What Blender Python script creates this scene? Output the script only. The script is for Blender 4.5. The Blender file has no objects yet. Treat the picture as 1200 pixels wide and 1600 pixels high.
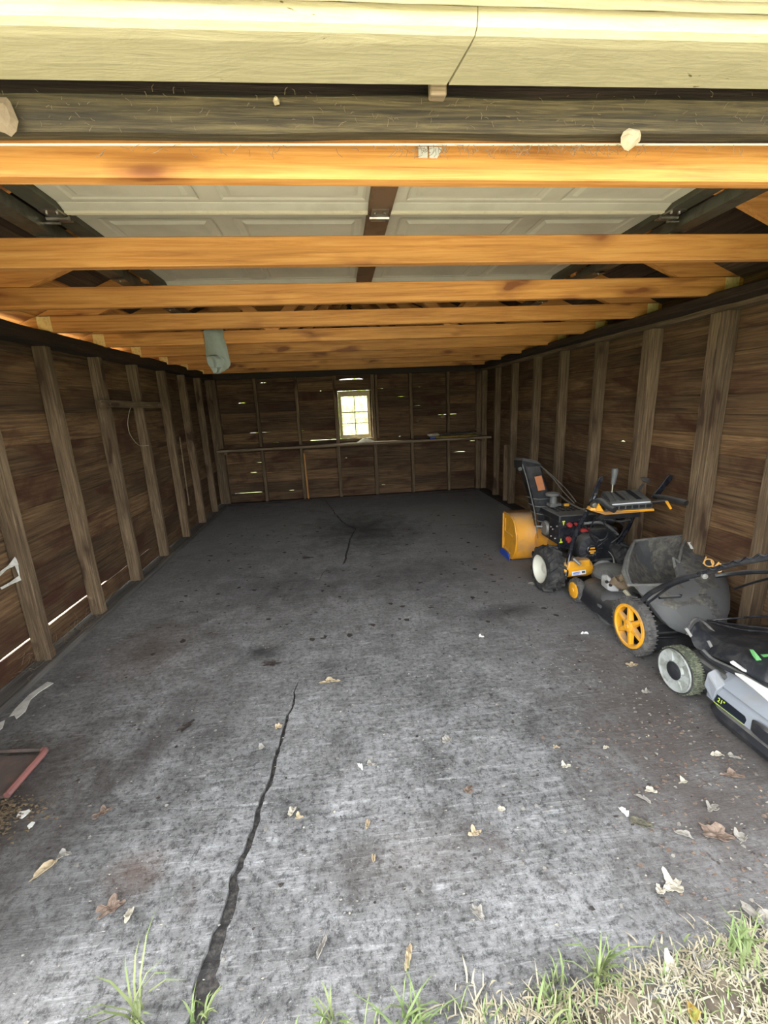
import bpy, bmesh, math, random
from mathutils import Vector, Matrix, noise
random.seed(7)
C = bpy.context.scene.collection
PI = math.pi

# ---------------------------------------------------------------- camera
cam = bpy.data.cameras.new('camera'); camo = bpy.data.objects.new('camera', cam); C.objects.link(camo)
cam.sensor_fit = 'HORIZONTAL'; cam.sensor_width = 36.0; cam.lens = 671.08/1200*36.0
cam.clip_start = 0.02; cam.clip_end = 400
R0 = (0.9934011361744336, -0.10697927558216455, -0.04134751798185339)
R1 = (0.06586273890593608, 0.23696836591802517, 0.9692822567126406)
R2 = (0.093895059886838, 0.9656093558733035, -0.24245059203637945)
camo.matrix_world = Matrix(((R0[0], R1[0], -R2[0], 0), (R0[1], R1[1], -R2[1], 0), (R0[2], R1[2], -R2[2], 1.385), (0, 0, 0, 1)))
bpy.context.scene.camera = camo

# ---------------------------------------------------------------- sky, sun, exposure
w = bpy.data.worlds.new('world'); bpy.context.scene.world = w; w.use_nodes = True
nt = w.node_tree; nt.nodes.clear()
sky = nt.nodes.new('ShaderNodeTexSky'); sky.sky_type = 'NISHITA'; sky.sun_disc = False
sky.sun_elevation = math.radians(42); sky.sun_rotation = math.radians(-66); sky.air_density = 1.0; sky.dust_density = 2.5; sky.ozone_density = 1.0
hs = nt.nodes.new('ShaderNodeHueSaturation'); hs.inputs['Saturation'].default_value = 0.20
bg = nt.nodes.new('ShaderNodeBackground'); bg.inputs['Strength'].default_value = 0.62
wo = nt.nodes.new('ShaderNodeOutputWorld')
nt.links.new(sky.outputs[0], hs.inputs['Color']); nt.links.new(hs.outputs[0], bg.inputs['Color']); nt.links.new(bg.outputs[0], wo.inputs['Surface'])
sl = bpy.data.lights.new('sun', 'SUN'); sl.energy = 8.0; sl.angle = math.radians(0.6); sl.color = (1.0, 0.93, 0.80)
so = bpy.data.objects.new('sun', sl); C.objects.link(so)
so.rotation_euler = Vector((-0.62, 0.28, 0.62)).to_track_quat('Z', 'Y').to_euler()
vs = bpy.context.scene.view_settings
vs.view_transform = 'Standard'; vs.look = 'None'; vs.exposure = 1.66; vs.gamma = 1.0; vs.use_curve_mapping = False

# ---------------------------------------------------------------- materials
def newmat(name):
    m = bpy.data.materials.new(name); m.use_nodes = True
    n = m.node_tree; n.nodes.clear()
    o = n.nodes.new('ShaderNodeOutputMaterial'); b = n.nodes.new('ShaderNodeBsdfPrincipled')
    n.links.new(b.outputs[0], o.inputs[0])
    return m, n, b, o
def N(n, t, **k):
    x = n.nodes.new(t)
    for a, v in k.items():
        if a in x.inputs: x.inputs[a].default_value = v
        else: setattr(x, a, v)
    return x
def ramp(n, fac, stops):
    r = n.nodes.new('ShaderNodeValToRGB'); e = r.color_ramp.elements
    while len(e) < len(stops): e.new(0.5)
    for i, (p, c) in enumerate(stops):
        e[i].position = p; e[i].color = tuple(c) + (1,) if len(c) == 3 else c
    n.links.new(fac, r.inputs[0]); return r
def g3(v): return (v, v, v)
def mixc(n, fac, a, b, mode='MIX'):
    x = n.nodes.new('ShaderNodeMix'); x.data_type = 'RGBA'; x.blend_type = mode; x.clamp_result = True
    if isinstance(fac, (int, float)): x.inputs[0].default_value = fac
    else: n.links.new(fac, x.inputs[0])
    for s, v in ((6, a), (7, b)):
        if isinstance(v, tuple): x.inputs[s].default_value = v + (1,) if len(v) == 3 else v
        else: n.links.new(v, x.inputs[s])
    return x.outputs[2]
def coords(n, scale=(1, 1, 1), rnd=True, kind='Object'):
    tc = n.nodes.new('ShaderNodeTexCoord'); mp = n.nodes.new('ShaderNodeMapping'); mp.inputs['Scale'].default_value = scale
    if rnd:
        oi = n.nodes.new('ShaderNodeObjectInfo'); mu = n.nodes.new('ShaderNodeVectorMath'); mu.operation = 'MULTIPLY'
        mu.inputs[1].default_value = (37, 53, 71); n.links.new(oi.outputs['Random'], mu.inputs[0])
        ad = n.nodes.new('ShaderNodeVectorMath'); ad.operation = 'ADD'
        n.links.new(tc.outputs[kind], ad.inputs[0]); n.links.new(mu.outputs[0], ad.inputs[1]); n.links.new(ad.outputs[0], mp.inputs[0])
    else: n.links.new(tc.outputs[kind], mp.inputs[0])
    return mp.outputs[0]
def _nt(): pass
def noise_tex(n, vec, scale, detail=6, rough=0.6, dist=0.0):
    t = n.nodes.new('ShaderNodeTexNoise'); t.inputs['Scale'].default_value = scale; t.inputs['Detail'].default_value = detail
    t.inputs['Roughness'].default_value = rough; t.inputs['Distortion'].default_value = dist
    n.links.new(vec, t.inputs['Vector']); return t.outputs[0]
def bump(n, b, h, s=0.3, d=0.01):
    x = n.nodes.new('ShaderNodeBump'); x.inputs['Strength'].default_value = s; x.inputs['Distance'].default_value = d
    n.links.new(h, x.inputs['Height']); n.links.new(x.outputs[0], b.inputs['Normal'])

def wood(name, dark, mid, light, axis, stain=None, stain_amt=0.5, knots=None, grain=14, bumps=0.35, vary=0.35, rough=0.85, stain_lo=0.5):
    """grain runs along the given axis of the piece"""
    m, n, b, o = newmat(name)
    s = [grain, grain, grain]; s[axis] = grain*0.035
    v = coords(n, tuple(s)); g = noise_tex(n, v, 1.0, 7, 0.65, 0.6)
    s2 = [3.0, 3.0, 3.0]; s2[axis] = 0.55
    v2 = coords(n, tuple(s2)); g2 = noise_tex(n, v2, 1.0, 4, 0.6, 0.4)
    r = ramp(n, g, [(0.30, dark), (0.5, mid), (0.72, light)])
    col = r.outputs[0]
    r2 = ramp(n, g2, [(0.36, g3(1 - vary)), (0.62, g3(1.0))])
    col = mixc(n, 1.0, col, r2.outputs[0], 'MULTIPLY')
    oi = n.nodes.new('ShaderNodeObjectInfo')
    r3 = ramp(n, oi.outputs['Random'], [(0.0, g3(1 - vary*0.6)), (1.0, g3(1.0))])
    col = mixc(n, 1.0, col, r3.outputs[0], 'MULTIPLY')
    if stain:
        s3 = [2.6, 2.6, 2.6]; s3[axis] = 1.1
        v3 = coords(n, tuple(s3)); g4 = noise_tex(n, v3, 1.3, 5, 0.62, 0.8)
        r4 = ramp(n, g4, [(stain_lo, g3(0.0)), (stain_lo + 0.16, g3(stain_amt))])
        col = mixc(n, r4.outputs[0], col, stain)
    if knots:
        s4 = [7, 7, 7]; s4[axis] = 2.2
        v4 = coords(n, tuple(s4)); vo = n.nodes.new('ShaderNodeTexVoronoi'); vo.inputs['Scale'].default_value = 0.9
        nn = n.nodes.new('ShaderNodeVectorMath'); nn.operation = 'ADD'
        nz = n.nodes.new('ShaderNodeTexNoise'); nz.inputs['Scale'].default_value = 1.6; n.links.new(v4, nz.inputs['Vector'])
        n.links.new(v4, nn.inputs[0]); n.links.new(nz.outputs[1], nn.inputs[1]); n.links.new(nn.outputs[0], vo.inputs['Vector'])
        r5 = ramp(n, vo.outputs['Distance'], [(0.13, g3(0.95)), (0.18, g3(0.5)), (0.33, g3(0.0))])
        col = mixc(n, r5.outputs[0], col, knots)
    n.links.new(col, b.inputs['Base Color']); b.inputs['Roughness'].default_value = rough
    bump(n, b, g, bumps, 0.006)
    return m

def plain(name, col, rough=0.6, metal=0.0, dirt=None, dirt_amt=0.5, dscale=9, lo=0.45, bumps=0.0, spec=0.5, up_dust=None, coat=0.0):
    m, n, b, o = newmat(name)
    b.inputs['Roughness'].default_value = rough; b.inputs['Metallic'].default_value = metal
    b.inputs['Specular IOR Level'].default_value = spec; b.inputs['Coat Weight'].default_value = coat
    v = coords(n); g = noise_tex(n, v, dscale, 7, 0.65, 0.3)
    out = None
    if dirt:
        r = ramp(n, g, [(lo, g3(0.0)), (lo + 0.22, g3(dirt_amt))]); out = mixc(n, r.outputs[0], col, dirt)
    else:
        r = ramp(n, g, [(0.3, tuple(c*0.85 for c in col)), (0.7, tuple(min(1, c*1.1) for c in col))]); out = r.outputs[0]
    if up_dust:
        ge = n.nodes.new('ShaderNodeNewGeometry'); sx = n.nodes.new('ShaderNodeSeparateXYZ'); n.links.new(ge.outputs['Normal'], sx.inputs[0])
        r = ramp(n, sx.outputs[2], [(0.35, g3(0.0)), (0.95, g3(up_dust[1]))])
        r2 = ramp(n, noise_tex(n, v, 22, 6, 0.7), [(0.3, g3(0.5)), (0.65, g3(1.0))])
        f = mixc(n, 1.0, r.outputs[0], r2.outputs[0], 'MULTIPLY')
        out = mixc(n, f, out, up_dust[0])
    n.links.new(out, b.inputs['Base Color'])
    if bumps: bump(n, b, g, bumps, 0.004)
    return m

M = {}
for ax, nm in ((0, 'x'), (1, 'y'), (2, 'z')):
    M['pine_'+nm] = wood('pine_'+nm, (0.42, 0.165, 0.038), (0.66, 0.30, 0.074), (0.82, 0.43, 0.13), ax, knots=(0.20, 0.065, 0.018), grain=70, bumps=0.15, vary=0.25, rough=0.6,
                          stain=(0.36, 0.12, 0.03), stain_amt=0.35, stain_lo=0.60)
    M['board_'+nm] = wood('board_'+nm, (0.048, 0.024, 0.009), (0.175, 0.098, 0.042), (0.33, 0.205, 0.10), ax, stain=(0.050, 0.015, 0.005), stain_amt=0.92, vary=0.55, grain=75, bumps=0.6, rough=0.8, stain_lo=0.49)
    M['stud_'+nm] = wood('stud_'+nm, (0.070, 0.045, 0.023), (0.195, 0.132, 0.073), (0.35, 0.25, 0.15), ax, stain=(0.060, 0.036, 0.020), stain_amt=0.5, vary=0.3, grain=100, bumps=0.5, knots=(0.05, 0.025, 0.012))
    M['dark_'+nm] = wood('dark_'+nm, (0.010, 0.006, 0.004), (0.032, 0.019, 0.012), (0.075, 0.048, 0.032), ax, grain=90, bumps=0.9, vary=0.5, rough=0.7)
M['sill'] = wood('sill', (0.045, 0.040, 0.034), (0.11, 0.10, 0.088), (0.19, 0.175, 0.15), 1, grain=60, vary=0.4, bumps=0.8)
M['deck_y'] = wood('deck_y', (0.035, 0.021, 0.012), (0.095, 0.060, 0.036), (0.16, 0.11, 0.07), 1, stain=(0.02, 0.012, 0.007), stain_amt=0.8, vary=0.55, grain=70)
M['ledge_x'] = wood('ledge_x', (0.10, 0.07, 0.04), (0.26, 0.19, 0.12), (0.40, 0.31, 0.21), 0, grain=90, vary=0.3)
M['header'] = wood('header', (0.016, 0.011, 0.005), (0.085, 0.062, 0.026), (0.21, 0.16, 0.068), 0, stain=(0.022, 0.017, 0.010), stain_amt=0.7, vary=0.45, grain=150, bumps=0.9)
# cream paint: brushed along x, cracked here and there
def cream_paint():
    m, n, b, o = newmat('cream_paint')
    v = coords(n, (5, 60, 60), rnd=False); g = noise_tex(n, v, 1.0, 8, 0.7, 1.2)
    v2 = coords(n, (9, 30, 30), rnd=False); g2 = noise_tex(n, v2, 1.0, 5, 0.6, 2.0)
    r = ramp(n, g, [(0.25, (0.34, 0.305, 0.18)), (0.55, (0.46, 0.42, 0.27)), (0.8, (0.53, 0.49, 0.32))])
    r2 = ramp(n, g2, [(0.27, (0.28, 0.22, 0.12)), (0.31, (1, 1, 1))])
    col = mixc(n, 1.0, r.outputs[0], r2.outputs[0], 'MULTIPLY')
    n.links.new(col, b.inputs['Base Color']); b.inputs['Roughness'].default_value = 0.55
    h = mixc(n, 0.4, g, g2); bump(n, b, h, 0.55, 0.006); return m
M['cream'] = cream_paint()
M['door_paint'] = plain('door_paint', (0.66, 0.65, 0.52), 0.5, dirt=(0.40, 0.38, 0.28), dirt_amt=0.35, dscale=4)
M['white_edge'] = plain('white_edge', (0.80, 0.76, 0.56), 0.5, dirt=(0.35, 0.3, 0.2), dirt_amt=0.4, dscale=20, lo=0.55)
M['galv'] = plain('galv', (0.21, 0.215, 0.18), 0.42, 0.7, dirt=(0.07, 0.06, 0.045), dirt_amt=0.7, dscale=12)
M['steel'] = plain('steel', (0.45, 0.44, 0.40), 0.32, 0.95, dirt=(0.14, 0.11, 0.08), dirt_amt=0.5, dscale=25)
M['stile'] = plain('stile', (0.17, 0.105, 0.06), 0.6, 0.0, dirt=(0.06, 0.035, 0.02), dirt_amt=0.6, dscale=8)
M['dark_stile'] = plain('dark_stile', (0.10, 0.10, 0.07), 0.55, 0.2, dirt=(0.03, 0.028, 0.02), dirt_amt=0.6, dscale=8)

# concrete slab
def concrete():
    m, n, b, o = newmat('concrete')
    v = coords(n, rnd=False)
    br = coords(n, (6.0, 60, 10), rnd=False)          # brush marks run across the slab
    big = noise_tex(n, v, 1.1, 6, 0.62, 0.3)
    mid = noise_tex(n, v, 5.5, 8, 0.72, 0.4)
    fine = noise_tex(n, v, 42, 9, 0.85)
    brush = noise_tex(n, br, 1.0, 6, 0.7, 0.8)
    r = ramp(n, mid, [(0.30, (0.120, 0.117, 0.111)), (0.48, (0.255, 0.252, 0.244)), (0.66, (0.40, 0.400, 0.392))])
    col = r.outputs[0]
    rb = ramp(n, brush, [(0.36, g3(0.62)), (0.50, g3(0.9)), (0.62, g3(1.0))]); col = mixc(n, 0.55, col, rb.outputs[0], 'MULTIPLY')
    rl = ramp(n, brush, [(0.56, g3(0.0)), (0.70, g3(0.55))]); col = mixc(n, rl.outputs[0], col, (0.62, 0.63, 0.62))
    rf = ramp(n, fine, [(0.42, g3(0.22)), (0.50, g3(0.82)), (0.58, g3(1.0))]); col = mixc(n, 0.9, col, rf.outputs[0], 'MULTIPLY')
    rw = ramp(n, noise_tex(n, v, 60, 8, 0.85), [(0.56, g3(0.0)), (0.66, g3(0.7))]); col = mixc(n, rw.outputs[0], col, (0.60, 0.61, 0.58))
    rg = ramp(n, big, [(0.30, g3(0.50)), (0.6, g3(1.0))]); col = mixc(n, 0.8, col, rg.outputs[0], 'MULTIPLY')
    # dirt carried in from the walls, brown smears; these stay with the slab
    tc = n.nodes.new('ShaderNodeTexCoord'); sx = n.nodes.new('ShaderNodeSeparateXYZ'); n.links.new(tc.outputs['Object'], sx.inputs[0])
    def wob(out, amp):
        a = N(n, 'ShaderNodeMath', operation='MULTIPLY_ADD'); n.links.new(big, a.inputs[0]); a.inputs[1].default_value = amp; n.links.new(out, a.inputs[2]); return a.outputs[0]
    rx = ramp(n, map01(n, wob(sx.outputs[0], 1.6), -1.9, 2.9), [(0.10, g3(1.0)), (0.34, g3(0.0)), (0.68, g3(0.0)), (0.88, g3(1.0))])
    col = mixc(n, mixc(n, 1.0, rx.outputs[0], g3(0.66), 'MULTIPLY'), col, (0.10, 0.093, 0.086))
    ry = ramp(n, map01(n, wob(sx.outputs[1], 2.2), 2.4, 5.6), [(0.0, g3(0.0)), (1.0, g3(0.60))])  # far slab toned with depth, the light level there put into its colour
    col = mixc(n, ry.outputs[0], col, (0.26, 0.256, 0.25))
    sp = noise_tex(n, v, 3.2, 7, 0.7, 0.6); rs = ramp(n, sp, [(0.60, g3(0.0)), (0.70, g3(0.75))]); col = mixc(n, rs.outputs[0], col, (0.075, 0.060, 0.052))
    sp2 = noise_tex(n, coords(n, (1, 1, 1), rnd=False), 11, 5, 0.6, 1.0); rs2 = ramp(n, sp2, [(0.66, g3(0.0)), (0.70, g3(0.8))]); col = mixc(n, rs2.outputs[0], col, (0.045, 0.040, 0.038))
    # oil patch at the far end of the slab
    def blob(cx, cy, rx_, ry_, amt, c):
        nonlocal col
        sub = N(n, 'ShaderNodeVectorMath', operation='SUBTRACT'); n.links.new(tc.outputs['Object'], sub.inputs[0]); sub.inputs[1].default_value = (cx, cy, 0)
        mu = N(n, 'ShaderNodeVectorMath', operation='MULTIPLY'); n.links.new(sub.outputs[0], mu.inputs[0]); mu.inputs[1].default_value = (1/rx_, 1/ry_, 0)
        le = N(n, 'ShaderNodeVectorMath', operation='LENGTH'); n.links.new(mu.outputs[0], le.inputs[0])
        ad = N(n, 'ShaderNodeMath', operation='MULTIPLY_ADD'); n.links.new(mid, ad.inputs[0]); ad.inputs[1].default_value = 1.6; n.links.new(le.outputs['Value'], ad.inputs[2])
        r_ = ramp(n, map01(n, ad.outputs[0], 0.9, 2.1), [(0.0, g3(amt)), (1.0, g3(0.0))]); col = mixc(n, r_.outputs[0], col, c)
    for bl in BLOBS: blob(*bl)
    n.links.new(col, b.inputs['Base Color']); b.inputs['Roughness'].default_value = 0.88; b.inputs['Specular IOR Level'].default_value = 0.3
    hh = mixc(n, 0.5, brush, fine); hh = mixc(n, 0.35, hh, mid); bump(n, b, hh, 0.95, 0.011)
    return m
def map01(n, out, lo, hi):
    x = n.nodes.new('ShaderNodeMapRange'); x.inputs[1].default_value = lo; x.inputs[2].default_value = hi; n.links.new(out, x.inputs[0]); return x.outputs[0]
BLOBS = [(0.22, 4.75, 0.60, 0.75, 0.85, (0.028, 0.027, 0.028)), (-0.90, 1.62, 0.10, 0.16, 0.7, (0.05, 0.040, 0.036)), (-0.55, 2.33, 0.12, 0.08, 0.85, (0.03, 0.03, 0.03)),
         (-1.2, 2.5, 0.30, 0.35, 0.6, (0.10, 0.07, 0.05)), (1.05, 2.55, 0.22, 0.10, 0.8, (0.035, 0.03, 0.03)), (0.45, 3.3, 0.7, 0.35, 0.5, (0.06, 0.055, 0.055)),
         (-0.5, 3.3, 0.5, 0.4, 0.5, (0.06, 0.055, 0.055)), (1.35, 1.55, 0.35, 0.5, 0.6, (0.07, 0.055, 0.045)), (0.15, 1.05, 0.3, 0.12, 0.35, (0.12, 0.10, 0.085)), (1.1, 1.0, .35, .25, .55, (0.10, 0.085, 0.075)), (1.15, 1.35, .35, .35, .5, (0.09, 0.075, 0.065)), (-0.75, 1.9, .3, .5, .35, (0.09, 0.08, 0.075)), (-1.0, 1.05, .25, .35, .6, (0.08, 0.075, 0.07)), (-1.3, 1.45, .32, .4, .8, (0.065, 0.052, 0.042)), (-0.72, 1.12, .10, .08, .6, (0.10, 0.06, 0.04))]
M['concrete'] = concrete()
M['crack_dirt'] = plain('crack_dirt', (0.030, 0.028, 0.026), 0.95, dirt=(0.11, 0.10, 0.085), dirt_amt=0.8, dscale=60, bumps=1.0)
M['soil'] = plain('soil', (0.075, 0.06, 0.042), 0.95, dirt=(0.22, 0.18, 0.12), dirt_amt=0.8, dscale=18, bumps=1.0)
M['lawn'] = plain('lawn', (0.12, 0.17, 0.045), 0.95, dirt=(0.24, 0.23, 0.10), dirt_amt=0.6, dscale=3, bumps=0.6)
M['gravel'] = plain('gravel', (0.36, 0.33, 0.26), 0.95, dirt=(0.28, 0.25, 0.18), dirt_amt=0.7, dscale=14, bumps=0.8)  # for the unseen ground added in front as a reflector
M['black'] = plain('black', (0.016, 0.017, 0.020), 0.45, dirt=(0.075, 0.072, 0.070), dirt_amt=0.5, dscale=16, lo=0.5, up_dust=((0.17, 0.165, 0.15), 0.75))
M['black_gloss'] = plain('black_gloss', (0.010, 0.011, 0.016), 0.25, dirt=(0.05, 0.05, 0.055), dirt_amt=0.5, dscale=20, up_dust=((0.15, 0.15, 0.14), 0.5))
M['frame_black'] = plain('frame_black', (0.012, 0.013, 0.017), 0.4, dirt=(0.05, 0.05, 0.05), dirt_amt=0.4, dscale=18, up_dust=((0.19, 0.19, 0.175), 0.95))
M['plastic_grey'] = plain('plastic_grey', (0.10, 0.105, 0.105), 0.6, dirt=(0.20, 0.19, 0.17), dirt_amt=0.6, dscale=14, up_dust=((0.22, 0.22, 0.20), 0.8))
M['rubber'] = plain('rubber', (0.018, 0.018, 0.019), 0.85, dirt=(0.10, 0.095, 0.085), dirt_amt=0.65, dscale=20, lo=0.42)
M['rubber_dusty'] = plain('rubber_dusty', (0.060, 0.058, 0.055), 0.9, dirt=(0.15, 0.14, 0.125), dirt_amt=0.8, dscale=28, lo=0.42, bumps=0.5)
M['rubber_grassy'] = plain('rubber_grassy', (0.075, 0.085, 0.055), 0.95, dirt=(0.25, 0.26, 0.17), dirt_amt=0.8, dscale=45, lo=0.45, bumps=1.0)
M['yellow'] = plain('yellow', (0.78, 0.36, 0.018), 0.42, dirt=(0.30, 0.17, 0.07), dirt_amt=0.6, dscale=7, lo=0.5, up_dust=((0.30, 0.24, 0.17), 0.9))
M['yellow_rust'] = plain('yellow_rust', (0.74, 0.33, 0.02), 0.5, dirt=(0.42, 0.24, 0.12), dirt_amt=0.8, dscale=5, lo=0.42, up_dust=((0.32, 0.26, 0.20), 1.0))
M['white_rim'] = plain('white_rim', (0.70, 0.69, 0.58), 0.45, dirt=(0.25, 0.23, 0.17), dirt_amt=0.5, dscale=10, lo=0.55)
M['grey_rim'] = plain('grey_rim', (0.34, 0.36, 0.34), 0.5, dirt=(0.13, 0.14, 0.10), dirt_amt=0.75, dscale=16, lo=0.45)
M['grey_cowl'] = plain('grey_cowl', (0.215, 0.235, 0.26), 0.42, dirt=(0.20, 0.19, 0.16), dirt_amt=0.5, dscale=8, lo=0.48)
M['light_cowl'] = plain('light_cowl', (0.62, 0.62, 0.58), 0.4, dirt=(0.35, 0.34, 0.28), dirt_amt=0.5, dscale=10, lo=0.55)
M['red'] = plain('red', (0.38, 0.03, 0.03), 0.45, dirt=(0.40, 0.12, 0.10), dirt_amt=0.6, dscale=30)
M['faded_red'] = plain('faded_red', (0.27, 0.105, 0.09), 0.7, dirt=(0.16, 0.11, 0.10), dirt_amt=0.8, dscale=18)
M['dusty_pan'] = plain('dusty_pan', (0.105, 0.085, 0.075), 0.9, dirt=(0.20, 0.12, 0.10), dirt_amt=0.6, dscale=14, bumps=0.6)
M['blue'] = plain('blue', (0.02, 0.07, 0.42), 0.5, dirt=(0.1, 0.1, 0.15), dirt_amt=0.5, dscale=20)
M['orange_label'] = plain('orange_label', (0.40, 0.15, 0.055), 0.6)
M['label_white'] = plain('label_white', (0.72, 0.75, 0.78), 0.4)
M['label_yellow'] = plain('label_yellow', (0.62, 0.72, 0.05), 0.4)
M['lime'] = plain('lime', (0.55, 0.75, 0.05), 0.4)
M['green'] = plain('green', (0.10, 0.30, 0.10), 0.5)
M['rod'] = plain('rod', (0.13, 0.12, 0.105), 0.6, 0.2)
M['bounce_gravel_left'] = plain('bounce_gravel_left', (0.62, 0.58, 0.46), 0.95, dirt=(0.40, 0.38, 0.28), dirt_amt=0.6, dscale=8)  # extra pale, for the strip added to bounce light under the left eave
M['silver'] = plain('silver', (0.22, 0.22, 0.21), 0.55, 0.4, dirt=(0.15, 0.13, 0.10), dirt_amt=0.6, dscale=18)
M['bag_fabric'] = plain('bag_fabric', (0.065, 0.069, 0.072), 0.85, dirt=(0.125, 0.125, 0.12), dirt_amt=0.6, dscale=3, lo=0.30, bumps=0.3, up_dust=((0.15, 0.15, 0.145), 0.6))
M['bag_inner'] = plain('bag_inner', (0.085, 0.083, 0.076), 0.95, dirt=(0.24, 0.22, 0.17), dirt_amt=0.7, dscale=26, lo=0.44, bumps=0.8)
M['bag_rim'] = plain('bag_rim', (0.13, 0.13, 0.12), 0.8, dirt=(0.22, 0.215, 0.19), dirt_amt=0.7, dscale=18)
M['black_fabric'] = plain('black_fabric', (0.014, 0.016, 0.020), 0.6, dirt=(0.10, 0.095, 0.085), dirt_amt=0.65, dscale=16, lo=0.48, bumps=0.4)
M['bag_letters'] = plain('bag_letters', (0.58, 0.30, 0.06), 0.7, dirt=(0.35, 0.22, 0.1), dirt_amt=0.6, dscale=30)
M['rag_green'] = plain('rag_green', (0.30, 0.35, 0.32), 0.9, dirt=(0.19, 0.20, 0.13), dirt_amt=0.7, dscale=7, bumps=0.3)
M['rag_white'] = plain('rag_white', (0.60, 0.57, 0.48), 0.9, dirt=(0.30, 0.26, 0.2), dirt_amt=0.6, dscale=20)
M['paper'] = plain('paper', (0.50, 0.46, 0.36), 0.85, dirt=(0.15, 0.12, 0.08), dirt_amt=0.6, dscale=20)
M['paper_yellow'] = plain('paper_yellow', (0.52, 0.40, 0.09), 0.8, dirt=(0.12, 0.10, 0.05), dirt_amt=0.6, dscale=22)
M['paper_dark'] = plain('paper_dark', (0.06, 0.055, 0.05), 0.8, dirt=(0.30, 0.27, 0.22), dirt_amt=0.6, dscale=30, lo=0.52)
M['leaf_tan'] = plain('leaf_tan', (0.36, 0.29, 0.18), 0.9, dirt=(0.25, 0.18, 0.10), dirt_amt=0.6, dscale=40, bumps=0.6)
M['leaf_pale'] = plain('leaf_pale', (0.40, 0.37, 0.29), 0.9, dirt=(0.28, 0.25, 0.19), dirt_amt=0.7, dscale=50, bumps=0.6)
M['leaf_brown'] = plain('leaf_brown', (0.13, 0.090, 0.065), 0.9, dirt=(0.25, 0.19, 0.14), dirt_amt=0.6, dscale=40, bumps=0.6)
M['leaf_grey'] = plain('leaf_grey', (0.25, 0.235, 0.20), 0.9, dirt=(0.14, 0.12, 0.10), dirt_amt=0.6, dscale=40, bumps=0.6)
M['leaf_white'] = plain('leaf_white', (0.78, 0.77, 0.72), 0.8, dirt=(0.5, 0.48, 0.42), dirt_amt=0.5, dscale=40)
M['leaf_green'] = plain('leaf_green', (0.22, 0.24, 0.05), 0.7, dirt=(0.45, 0.16, 0.03), dirt_amt=0.8, dscale=25)
M['straw'] = plain('straw', (0.40, 0.36, 0.25), 0.9, dirt=(0.25, 0.2, 0.11), dirt_amt=0.6, dscale=6)
M['grass'] = plain('grass', (0.13, 0.185, 0.06), 0.7, dirt=(0.27, 0.28, 0.12), dirt_amt=0.7, dscale=5)
M['flake'] = plain('flake', (0.62, 0.61, 0.55), 0.8, dirt=(0.3, 0.28, 0.24), dirt_amt=0.6, dscale=30)
M['nest'] = plain('nest', (0.17, 0.125, 0.075), 0.95, dirt=(0.10, 0.07, 0.04), dirt_amt=0.6, dscale=30)
M['white_card'] = plain('white_card', (0.62, 0.62, 0.60), 0.6, dirt=(0.4, 0.38, 0.34), dirt_amt=0.4, dscale=20)
M['shingle'] = plain('shingle', (0.09, 0.085, 0.08), 0.95, dirt=(0.15, 0.14, 0.13), dirt_amt=0.7, dscale=30)
M['sash'] = plain('sash', (0.55, 0.46, 0.28), 0.7, dirt=(0.3, 0.2, 0.1), dirt_amt=0.6, dscale=14)
M['plate'] = plain('plate', (0.80, 0.62, 0.26), 0.5, 0.1, dirt=(0.35, 0.2, 0.07), dirt_amt=0.6, dscale=60, lo=0.5)
M['void'] = plain('void', (0.008, 0.008, 0.009), 0.9)
M['console'] = plain('console', (0.055, 0.058, 0.058), 0.6, dirt=(0.15, 0.15, 0.14), dirt_amt=0.6, dscale=15, up_dust=((0.20, 0.205, 0.19), 0.8))
M['label_black'] = plain('label_black', (0.008, 0.011, 0.018), 0.35)
M['moss_dark'] = plain('moss_dark', (0.075, 0.07, 0.045), 0.95, dirt=(0.15, 0.14, 0.09), dirt_amt=0.6, dscale=60, bumps=1.0)
M['leaf_dark'] = plain('leaf_dark', (0.035, 0.028, 0.025), 0.9, dirt=(0.10, 0.08, 0.06), dirt_amt=0.6, dscale=40, bumps=0.6)
def foliage_mat(name, c1, c2):
    m, n, b, o = newmat(name)
    oi = n.nodes.new('ShaderNodeTexCoord'); g = noise_tex(n, oi.outputs['Object'], 1.5, 4)
    r = ramp(n, g, [(0.35, c1), (0.65, c2)]); n.links.new(r.outputs[0], b.inputs['Base Color']); b.inputs['Roughness'].default_value = 0.6
    tr = n.nodes.new('ShaderNodeBsdfTranslucent'); n.links.new(r.outputs[0], tr.inputs[0])
    mx = n.nodes.new('ShaderNodeMixShader'); mx.inputs[0].default_value = 0.45; n.links.new(b.outputs[0], mx.inputs[1]); n.links.new(tr.outputs[0], mx.inputs[2])
    n.links.new(mx.outputs[0], o.inputs[0]); return m
M['foliage'] = foliage_mat('foliage', (0.16, 0.24, 0.03), (0.40, 0.46, 0.08))
def glass_mat():
    m, n, b, o = newmat('dusty_glass')
    tp = n.nodes.new('ShaderNodeBsdfTransparent'); tp.inputs[0].default_value = (0.92, 0.93, 0.86, 1)
    df = n.nodes.new('ShaderNodeBsdfTranslucent'); df.inputs[0].default_value = (0.75, 0.72, 0.5, 1)
    gl = n.nodes.new('ShaderNodeBsdfGlossy'); gl.inputs['Roughness'].default_value = 0.08
    v = coords(n); r = ramp(n, noise_tex(n, v, 9, 6, 0.7), [(0.35, g3(0.04)), (0.7, g3(0.30))])
    m1 = n.nodes.new('ShaderNodeMixShader'); n.links.new(r.outputs[0], m1.inputs[0]); n.links.new(tp.outputs[0], m1.inputs[1]); n.links.new(df.outputs[0], m1.inputs[2])
    m2 = n.nodes.new('ShaderNodeMixShader'); m2.inputs[0].default_value = 0.06; n.links.new(m1.outputs[0], m2.inputs[1]); n.links.new(gl.outputs[0], m2.inputs[2])
    n.links.new(m2.outputs[0], o.inputs[0]); return m
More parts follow.
